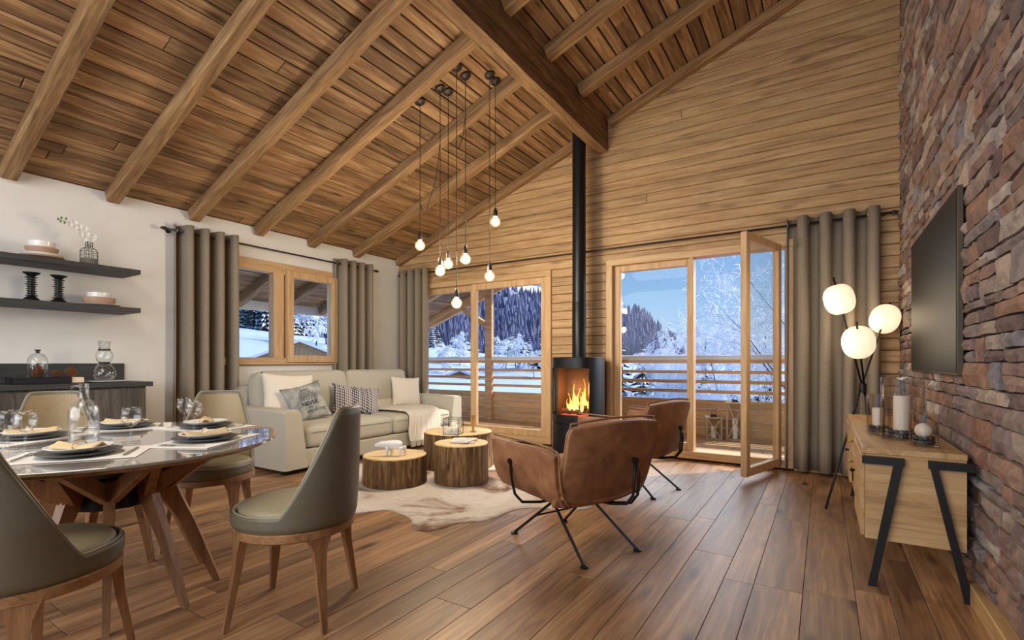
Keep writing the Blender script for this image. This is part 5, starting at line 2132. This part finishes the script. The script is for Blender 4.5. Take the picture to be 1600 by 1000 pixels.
# swagged cord loops
def loop(a, b, drop, lab):
    a, b = Vector(a), Vector(b)
    pts_ = []
    for i in range(25):
        t = i / 24
        p = a.lerp(b, t)
        pts_.append((p.x, p.y, p.z - drop * (1 - (2 * t - 1) ** 4)))
    o_ = MB().tube(pts_, .0032, 5).build('slack_cord', M['cordm'], smooth=True)
    tag(o_, lab, 'cord', 'slack pendant cords')


loop((-3.175, 3.435, 2.52), (-2.985, 3.48, 3.05), .22, 'slack black cord looped from the leftmost pendant to the near pair')
loop((-2.745, 3.42, 3.0), (-2.74, 3.54, 3.25), .12, 'slack black cord looped between the middle pendants')

# ------------------------------------------------------------------ balcony
YR = 7.6
bal = struct('balcony_deck', 'larch board deck of the balcony outside the doors', 'deck')
MB().box((-7.3, YB + .24, -.14), (1.6, YR + .12, -.045)).build('deck_base', M['gap'], bal)
y = YB + .25
while y < YR + .1:
    x = -7.3
    x1 = R.uniform(-5, -3.2)
    for (xa, xb) in ((-7.3, x1), (x1, x1 + 2.6), (x1 + 2.6, 1.6)):
        board('deck_board', M['balcony'], bal, xb - xa - .004, .134, .025, .003, frame_mat(((xa + xb) / 2, y + .068, -.045), (1, 0, 0), (0, 1, 0), (0, 0, 1)))
    y += .14
rl = empty('balcony_railing', (-2.85, YR, 0), 0, 'larch balcony railing with slats and solid boarded lower part', 'railing')


def rb(a, b, nm, mat=None, bev=.004):
    return babs(MB().box(a, b, bev), nm, mat or M['balcony'], rl)


RX0, RX1 = -7.3, 1.6
rb((RX0, YR - .07, 1.035), (RX1, YR + .09, 1.085), 'cap_rail')
for za, zb_ in ((.885, .93), (.742, .79), (.60, .648)):
    rb((RX0, YR - .015, za), (RX1, YR + .02, zb_), 'slat')
for i in range(4):
    za = .0 + i * .132
    rb((RX0, YR - .02, za - .02), (RX1, YR + .02, za + .108), 'parapet_board', bev=.006)
for x in (-3.45, -1.66, .9):
    rb((x - .045, YR + .022, -.14), (x + .045, YR + .10, 1.035), 'baluster_post')
# snow lying on the cap rail
m = MB()
rg = []
for i in range(121):
    x = RX0 + (RX1 - RX0) * i / 120
    h = .072 + .012 * noise.noise(Vector((x * 2.2, 0, 0))) + .006 * noise.noise(Vector((x * 9, 0, 0)))
    rg.append([(x, YR - .072 + .006 * noise.noise(Vector((x * 5, 2, 0))), 1.0855), (x, YR - .068, 1.0855 + h * .6), (x, YR - .04, 1.0855 + h), (x, YR + .06, 1.0855 + h), (x, YR + .09, 1.0855 + h * .6), (x, YR + .092, 1.0855)])
m.loft(rg)
sn = m.build('rail_snow', M['snow'], smooth=True)
tag(sn, 'soft layer of snow lying along the balcony cap rail', 'snow', kind='stuff')
pst = empty('roof_post', (-5.28, YR, -.05), 0, 'square larch post carrying the balcony roof, seen through the left door', 'post')
MB().box((-.075, -.075, 0), (.075, .0, zr(-5.28) - .1 + .05), .006).build('post_shaft', M['balcony'], pst)
br_m = MB()
bar(br_m, (-.0, -.04, 1.75), (-.62, -.04, 2.14), .09, .08)
br_m.build('brace', M['balcony'], pst)

# roof overhangs (verge beyond the back wall, eave beyond the white wall)
ov = struct('roof_overhang', 'boarded roof overhang with rafters beyond the walls', 'roof')
s0 = (XL - 1.72 - XL) * CL
s_ = s0
while s_ < stot:
    w = .14
    inside = s_ + w > 0
    y0_ = (YB + .25) if inside else YN
    segs = [(y0_, 8.1)] if inside else [(YN, 2.2), (2.2, 5.2), (5.2, 8.1)]
    for ya, yb_ in segs:
        if s_ < 0 < s_ + w:
            ww = w
        c = Vector((XL, (ya + yb_) / 2, 2.606)) + slope * (s_ + w / 2) + nrm * .024
        board('soffit_board', M['ceil'] if not inside else M['balcony'], ov, yb_ - ya - .004, w - .006, .022, .004, frame_mat(c, (0, 1, 0), slope, -nrm))
    s_ += w


def rafter2(y, x0, x1, mat, w=.10, d=.13):
    L = (x1 - x0) * CL
    ob = MB().box((-L / 2, -w / 2, 0), (L / 2, w / 2, d), .007).build('overhang_rafter', mat, ov)
    ob.matrix_world = frame_mat(Vector(((x0 + x1) / 2, y, zr((x0 + x1) / 2))), slope, (0, -1, 0), -nrm)


for y in RY + [5.33]:
    rafter2(y, XL - 1.70, XL - .285, M['rafter'])
for y in (6.1, 7.0):
    rafter2(y, XL - 1.70, XR, M['balcony'])
rafter2(8.05, XL - 1.72, XR + .2, M['balcony'], .06, .20)
fb = MB().box((XL - 1.745, YN, zr(XL - 1.72) - .13), (XL - 1.70, 8.1, zr(XL - 1.72) + .10)).build('eave_fascia', M['pillar'], ov)
# edge beam that carries the roof above the railing
ebm = MB().box((-.07, -2.0, -.09), (.07, 2.0, .09), .006)

# lanterns on the deck


def lantern(label, loc, rz, w, h, open_top):
    root = empty('lantern', loc, rz, label, 'lantern', 'wooden balcony lanterns')
    s_ = w / 2
    t = .011
    for sx_ in (-1, 1):
        for sy_ in (-1, 1):
            MB().box((sx_ * s_ - t, sy_ * s_ - t, 0), (sx_ * s_ + t, sy_ * s_ + t, h), .002).build('corner_post', M['lantern'], root)
    MB().box((-s_ - .02, -s_ - .02, h), (s_ + .02, s_ + .02, h + .02), .003).build('lid', M['lantern'], root)
    MB().box((-s_ - .015, -s_ - .015, 0.0), (s_ + .015, s_ + .015, .018), .003).build('base', M['lantern'], root)
    for k in range(4):
        m_ = MB()
        a_ = Vector((-s_ + .01, 0, .03))
        for p, q in (((-s_ + .01, .025), (s_ - .01, h - .01)), ((-s_ + .01, h - .01), (s_ - .01, .025))):
            d3 = Vector((q[0] - p[0], 0, q[1] - p[1]))
            L = d3.length
            an = math.atan2(d3.z, d3.x)
            m_.box((-L / 2, -.004, -.007), (L / 2, .004, .007), 0, Matrix.Translation(((p[0] + q[0]) / 2, -s_, (p[1] + q[1]) / 2)) @ Matrix.Rotation(-an, 4, 'Y'))
        xf(m_, Matrix.Rotation(k * PI / 2, 4, 'Z'))
        m_.build('cross_brace', M['lantern'], root)
    MB().lathe([(.036, .018), (.036, .018 + h * .55), (.03, .02 + h * .55)], 18).build('candle', M['wax'], root, auto=40)
    MB().lathe([(.05, h + .02), (.03, h + .05), (.012, h + .055)], 14).build('vent_cap', M['socket'], root, smooth=True)
    rgp = [(.03 * math.cos(w_), 0, h + .075 + .03 * math.sin(w_)) for w_ in [2 * PI * i / 16 for i in range(16)]]
    MB().tube(rgp, .003, 5, closed=True).build('ring_handle', M['socket'], root)
    return root


lantern('small wooden lantern with crossed sides on the balcony deck', (-1.30, 7.33, -.018), .25, .19, .29, 0)
lantern('tall wooden lantern with a pillar candle behind the small one on the deck', (-1.03, 7.38, -.018), .15, .20, .50, 0)

# ------------------------------------------------------------------ landscape


def az(u):
    return math.atan((u - 800) / 771) - YAW


def tanv(u, v):
    a = (u - 800) / 771
    return (566 - v) / 771 / math.sqrt(1 + a * a)


def interp(tab, x):
    if x <= tab[0][0]:
        return tab[0][1]
    for (a, p), (b, q) in zip(tab, tab[1:]):
        if x <= b:
            return p + (q - p) * (x - a) / (b - a)
    return tab[-1][1]


# slope of the snow meadow and of the wooded mountain, as tangent of elevation against bearing (radians, 0 = +y, negative = towards -x)
T1 = [(-2.6, .03), (-1.4, .05), (az(366), .062), (az(520), .045), (az(680), .034), (az(760), .018), (az(860), .012), (az(970), .012), (.5, .012), (1.3, .012)]
T2 = [(-2.6, .16), (-1.5, .18), (az(366), tanv(366, 425)), (az(560), tanv(560, 430)), (az(670), tanv(670, 438)), (az(740), tanv(740, 449)), (az(800), tanv(800, 440)), (az(835), tanv(835, 446)), (az(865), tanv(865, 458)), (az(920), tanv(920, 478)),
      (az(960), tanv(960, 492)), (az(985), tanv(985, 484)), (az(1003), tanv(1003, 486)), (az(1020), tanv(1020, 502)), (az(1040), tanv(1040, 524)), (az(1065), tanv(1065, 541)), (az(1120), .018), (.3, .03), (1.3, .05)]
NA = 260
AZ0, AZ1 = -2.4, 1.0


def zground(r_, a):
    base = -4.2
    if r_ < 22:
        return base
    t1 = interp(T1, a)
    zt_ = 1.05 + t1 * 130
    t = min(1, (r_ - 22) / (130 - 22))
    z_ = base + (zt_ - base) * (t * t * (3 - 2 * t) * .5 + t * .5)
    if r_ > 130:
        z_ = zt_ + (r_ - 130) * t1 * .2
    return z_ + .5 * noise.noise(Vector((r_ * math.sin(a) * .05, r_ * math.cos(a) * .05, 0)))


def ring_mesh(rads, zfun):
    m_ = MB()

    def fn(u, v):
        a = AZ0 + (AZ1 - AZ0) * v
        i = u * (len(rads) - 1)
        i0 = min(int(i), len(rads) - 2)
        r_ = rads[i0] + (rads[i0 + 1] - rads[i0]) * (i - i0)
        return (r_ * math.sin(a), r_ * math.cos(a), zfun(r_, a))
    m_.grid(fn, len(rads) - 1, NA)
    return m_


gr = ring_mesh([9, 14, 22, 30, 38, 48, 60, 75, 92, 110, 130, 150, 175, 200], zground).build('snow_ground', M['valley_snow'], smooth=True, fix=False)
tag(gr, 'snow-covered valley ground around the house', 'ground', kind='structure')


def zmount(r_, a):
    t2 = interp(T2, a)
    zt_ = 1.05 + t2 * 620 + 5 * noise.noise(Vector((a * 22, 0, 3))) + 2.0 * noise.noise(Vector((a * 90, 0, 7)))
    z0_ = zground(150, a) - 1
    t = (r_ - 150) / 470
    return z0_ + (zt_ - z0_) * min(1, max(0, t)) ** 1.15 + 6 * noise.noise(Vector((a * 14, r_ * .012, 1))) * math.sin(PI * min(1, max(0, t)))


mo = ring_mesh([150, 180, 220, 260, 300, 345, 390, 440, 490, 540, 580, 620], zmount).build('mountain', M['hill'], smooth=True, fix=False)
tag(mo, 'wooded mountain with open snow near the top beyond the valley', 'mountain', kind='structure')
# far forest: many small conifers merged
ff = MB()
rf = random.Random(3)
for i in range(5200):
    a = rf.uniform(az(340), az(1110))
    r_ = 150 + 440 * rf.random() ** 1.6
    t2 = interp(T2, a)
    z_ = zmount(r_, a)
    if z_ > 60 and rf.random() < (z_ - 55) / 22:
        continue
    if t2 < .03:
        continue
    h = rf.uniform(4, 7.5) * (.6 + r_ / 600)
    w = h * .22
    x, y = r_ * math.sin(a), r_ * math.cos(a)
    b = rf.uniform(0, 2)
    base = [(x + w * math.cos(b + k * 2 * PI / 5), y + w * math.sin(b + k * 2 * PI / 5), z_ - .5) for k in range(5)]
    ff.add(base + [(x, y, z_ + h)], [(k, (k + 1) % 5, 5) for k in range(5)])
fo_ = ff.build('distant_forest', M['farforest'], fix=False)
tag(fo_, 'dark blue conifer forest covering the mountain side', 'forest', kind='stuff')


# conifers with snow
def conifer(label, loc, h, seed, snowy=1.0):
    rc = random.Random(seed)
    root = empty('snowy_conifer', loc, rc.uniform(0, 6), label, 'tree', 'snowy conifers')
    MB().tube([(0, 0, 0), (0, 0, h * .95)], [h * .018, h * .004], 6).build('trunk', M['dark_trunk'], root)
    n_ = 22
    g, s = MB(), MB()
    for lay in range(13):
        t = lay / 13
        z_ = h * (.08 + .88 * t)
        rr_ = h * .22 * (1 - t) ** .85 + .05
        k_ = max(6, int(n_ * (1 - t * .6)))
        for b in range(k_):
            w = 2 * PI * b / k_ + lay * .7 + rc.uniform(-.1, .1)
            L = rr_ * rc.uniform(.75, 1.12)
            dz = -L * rc.uniform(.28, .45)
            d_ = Vector((math.cos(w), math.sin(w), 0))
            t_ = Vector((-d_.y, d_.x, 0)) * (L * .17 + .03)
            c0 = Vector((0, 0, z_ + L * .15))
            tip = d_ * L + Vector((0, 0, z_ + dz))
            mid = d_ * L * .55 + Vector((0, 0, z_ + dz * .35))
            g.add([c0, mid + t_, tip, mid - t_, mid - Vector((0, 0, L * .22))], [(0, 1, 2, 3), (0, 4, 1), (1, 4, 2), (2, 4, 3), (3, 4, 0)])
            if rc.random() < snowy:
                up = Vector((0, 0, L * .06 + .02))
                s.add([c0.lerp(mid, .5) + up, mid + t_ * .75 + up * .5, tip.lerp(mid, .1) + up * .3, mid - t_ * .75 + up * .5, mid + up * 1.6], [(0, 1, 4), (1, 2, 4), (2, 3, 4), (3, 0, 4)])
    go = g.build('needle_branches', M['conifer'], root, fix=False)
    sn_ = s.build('branch_snow', M['snow'], root, fix=False)
    return root


cproto = [conifer('', (0, 0, -50), 12, s, sn_) for s, sn_ in ((1, .55), (2, .85))]
spots = [  # pixel bearing, distance, scale, what
    (372, 128, 0.98, 'snowy conifer at the left edge of the side window'), (388, 129, 1.10, 'second snowy conifer from the left in the side window'), (401, 127, 1.02, 'tall snowy conifer left of the window mullion'),
    (415, 126, 1.15, 'snowy conifer touching the window mullion from the left'), (428, 129, 0.94, 'snowy conifer hidden behind the window mullion'), (455, 126, 1.02, 'snowy conifer right behind the window mullion'),
    (469, 130, 1.10, 'dark conifer above the chalet ridge in the side window'), (479, 130, 1.06, 'dark conifer right of the chalet ridge in the side window'),
    (683, 120, .6, 'dark conifer beside the corner curtain in the left door'), (675, 110, .55, 'small conifer at the left edge of the left door'),
    (818, 80, .55, 'frosted conifer in the middle of the left door'), (827, 90, .55, 'small frosted conifer behind the one in the left door'), (843, 84, .6, 'frosted conifer near the right edge of the left door'), (801, 110, .6, 'dark conifer farther back in the left door'),
    (857, 92, .62, 'conifer at the right frame of the left door'), (972, 34, .55, 'small dark conifer leftmost behind the right door railing'), (1004, 38, .60, 'second small dark conifer from the left behind the right door railing'), (1050, 32, .52, 'small dark conifer behind the railing, left of the door mullion'),
    (1102, 36, .55, 'small dark conifer behind the railing, right of the door mullion'), (1148, 31, .52, 'small dark conifer behind the railing, beside the open leaf'), (1196, 34, .55, 'small dark conifer behind the railing, seen through the open leaf')]
for i, (u, r_, s_, lab) in enumerate(spots):
    a = az(u)
    src = cproto[i % 2]
    loc = (r_ * math.sin(a), r_ * math.cos(a), zground(r_, a) - .3)
    if i < 2:
        o_ = src
        o_.location = loc
    else:
        o_ = copy_tree(src)
        o_.location = loc
    o_.rotation_euler = (0, 0, R.uniform(0, 6))
    o_.scale = (s_, s_, s_ * R.uniform(.9, 1.1))
    o_['label'] = lab


# frosted deciduous trees: dark branches, white twigs
def frost_tree(label, loc, h, seed, levels=5, spread=.5, droop=.1, name='frosted_tree', base_r=.02, lean=(0, 0), twig=4):
    rc = random.Random(seed)
    tw = .00045 * math.hypot(loc[0], loc[1])
    root = empty(name, loc, 0, label, 'tree', 'frosted trees')
    dk, wh = MB(), MB()

    def seg3(mb, a, b, ra, rb_, n_=3):
        d_ = (b - a)
        if d_.length < 1e-5:
            return
        dn = d_.normalized()
        p = dn.orthogonal().normalized()
        q = dn.cross(p)
        vs_ = [a + (p * math.cos(2 * PI * k / n_) + q * math.sin(2 * PI * k / n_)) * ra for k in range(n_)] + [b + (p * math.cos(2 * PI * k / n_) + q * math.sin(2 * PI * k / n_)) * rb_ for k in range(n_)]
        mb.add(vs_, [(k, (k + 1) % n_, n_ + (k + 1) % n_, n_ + k) for k in range(n_)])

    def grow(p, d_, L, r_, lev):
        steps = 4 if lev < levels - 1 else 3
        pos = p
        dd = d_.copy()
        for i in range(steps):
            dd = (dd + Vector((rc.uniform(-1, 1), rc.uniform(-1, 1), rc.uniform(-.6, .8))) * .16 + Vector((0, 0, -droop * lev * .12))).normalized()
            nxt = pos + dd * (L / steps)
            r0, r1 = r_ * (1 - .75 * i / steps), r_ * (1 - .75 * (i + 1) / steps)
            if lev < levels - 1:
                seg3(dk, pos, nxt, r0, r1, 5 if lev < 2 else 3)
                if lev >= 2:
                    up = Vector((0, 0, max(r0, tw)))
                    seg3(wh, pos + up, nxt + up, max(r0 * .6, tw * 1.1), max(r1 * .6, tw))
            else:
                seg3(wh, pos, nxt, tw, tw * .7)
            if lev < levels:
                nb = rc.choice((1, 2, 2)) + (2 if lev >= levels - 2 else 0)
                if lev == 0 and i == 0:
                    nb = 0
                for b in range(nb):
                    ax = dd.orthogonal().normalized()
                    ax.rotate(Matrix.Rotation(rc.uniform(0, 2 * PI), 3, dd))
                    nd = (dd * (1 - spread) + ax * spread * 1.2).normalized()
                    if lev + 1 <= levels - 1:
                        grow(nxt, nd, L * (rc.uniform(.26, .42) if lev + 1 == levels - 1 else rc.uniform(.46, .64)), r1 * .6, lev + 1)
                    else:
                        pass
            pos = nxt
        return
    grow(Vector((0, 0, 0)), Vector((lean[0], lean[1], 1)).normalized(), h * .62, h * base_r, 0)
    dk.build('branches', M['dark_trunk'], root, fix=False)
    wh.build('frosted_twigs', M['frost'], root, fix=False)
    return root


def atp(u, r_, z_=None):
    a = az(u)
    return (r_ * math.sin(a), r_ * math.cos(a), (zground(r_, a) - .2) if z_ is None else z_)


# the big ones close to the balcony (right door)
frost_tree('large frosted birch whose dark limbs cross the right door opening', atp(1235, 16, -4.2), 9.5, 21, 5, .5, .35, base_r=.010)
frost_tree('drooping frosted tree with fine white crown over the right door railing', atp(1150, 25, -4.2), 8.6, 8, 6, .62, .9, base_r=.009)
frost_tree('low rounded frosted tree beside the dark hill in the right door', atp(1090, 36, -4.0), 8.4, 33, 6, .62, .7, base_r=.010)
frost_tree('frosted tree at the far right, behind the open door leaf', atp(1350, 20, -4.2), 9.0, 44, 5, .5, .3, base_r=.010)
frost_tree('low frosted tree behind the railing slats in the right door', atp(1010, 26, -4.4), 3.0, 52, 5, .6, .6, base_r=.012)
# middle distance, left door
fp = frost_tree('round frosted tree right of the balcony post in the left door', atp(790, 78), 6.5, 5, 5, .62, .5, base_r=.014)
for u, r_, s_, lab in ((703, 70, .8, 'pale frosted tree left of the door mullion'), (719, 82, 1.0, 'frosted tree just left of the door mullion'), (806, 84, 1.05, 'frosted tree left of the conifers in the left door'),
                       (834, 70, .7, 'low frosted tree among the conifers in the left door'), (494, 92, 1.5, 'bare frosted tree at right in the side window'), (510, 100, 1.6, 'bare frosted tree next to the right curtain in the side window')):
    o_ = copy_tree(fp)
    o_.location = atp(u, r_)
    o_.rotation_euler = (0, 0, R.uniform(0, 6))
    o_.scale = (s_,) * 3
    o_['label'] = lab


# chalets
def chalet(label, centre, fwd, w, L, hw, pitch, name='chalet', chim=True):
    """gable end faces fwd (xy); centre = ground point of the gable wall"""
    root = empty(name, centre, math.atan2(fwd[0], -fwd[1]), label, 'house', 'snowy chalets')
    # local: gable faces -y
    hr = hw + w / 2 * math.tan(pitch)
    m_ = MB()
    poly = [(-w / 2, 0), (w / 2, 0), (w / 2, hw), (0, hr), (-w / 2, hw)]
    slab_poly(poly, 0, L, m_)
    m_.build('timber_walls', M['balcony'], root)
    ovh = .9
    for sg, nm in ((-1, 'roof_slope'), (1, 'roof_slope')):
        e_ = (w / 2 + ovh)
        ze = hr - e_ * math.tan(pitch)
        for t0_, t1_, mt, nn in ((.02, .18, M['rafter'], 'roof_slope'), (.185, .50, M['snow'], 'roof_snow')):
            m_ = MB()
            pl = [(0, hr + t0_), (sg * e_, ze + t0_), (sg * e_, ze + t1_), (0, hr + t1_)]
            slab_poly(pl, -1.2, L + .8, m_)
            m_.build(nn, mt, root)
    n_ = int(w / .5)
    for i in range(n_):
        x = -w / 2 + (i + .5) * w / n_
        top = hr - abs(x) * math.tan(pitch) - .35
        if i % 1 == 0:
            MB().box((x - .2, -.05, 0), (x + .2, -.005, top)).build('wall_board', M['balcony'], root)
    for x in (-w * .25, w * .25):
        wf = MB().box((x - .55, -.12, hw * .45), (x + .55, -.052, hw * .45 + 1.2)).build('window', M['pillar'], root)
        MB().box((x - .42, -.13, hw * .45 + .12), (x + .42, -.121, hw * .45 + 1.08)).build('pane', M['tv'], wf)
    if chim:
        MB().box((-w * .22 - .4, 2.5, hw), (-w * .22 + .4, 3.3, hr + .6)).build('chimney', M['concrete'], root)
    return root


a = az(468)
cx0, cy0 = 60 * math.sin(a) / math.cos(a + YAW), 60 * math.cos(a) / math.cos(a + YAW)
chalet('snow-roofed timber chalet seen through the side window', (cx0, cy0, -1.9), (-cx0, -cy0), 10.0, 12, 3.2, math.radians(22))
a = az(716)
cx0, cy0 = 66 * math.sin(a), 66 * math.cos(a)
chalet('snow-roofed timber chalet seen between the railing slats of the left door', (cx0, cy0, -3.6), (-cx0 + 14, -cy0), 7.0, 9, 1.9, math.radians(22), chim=False)
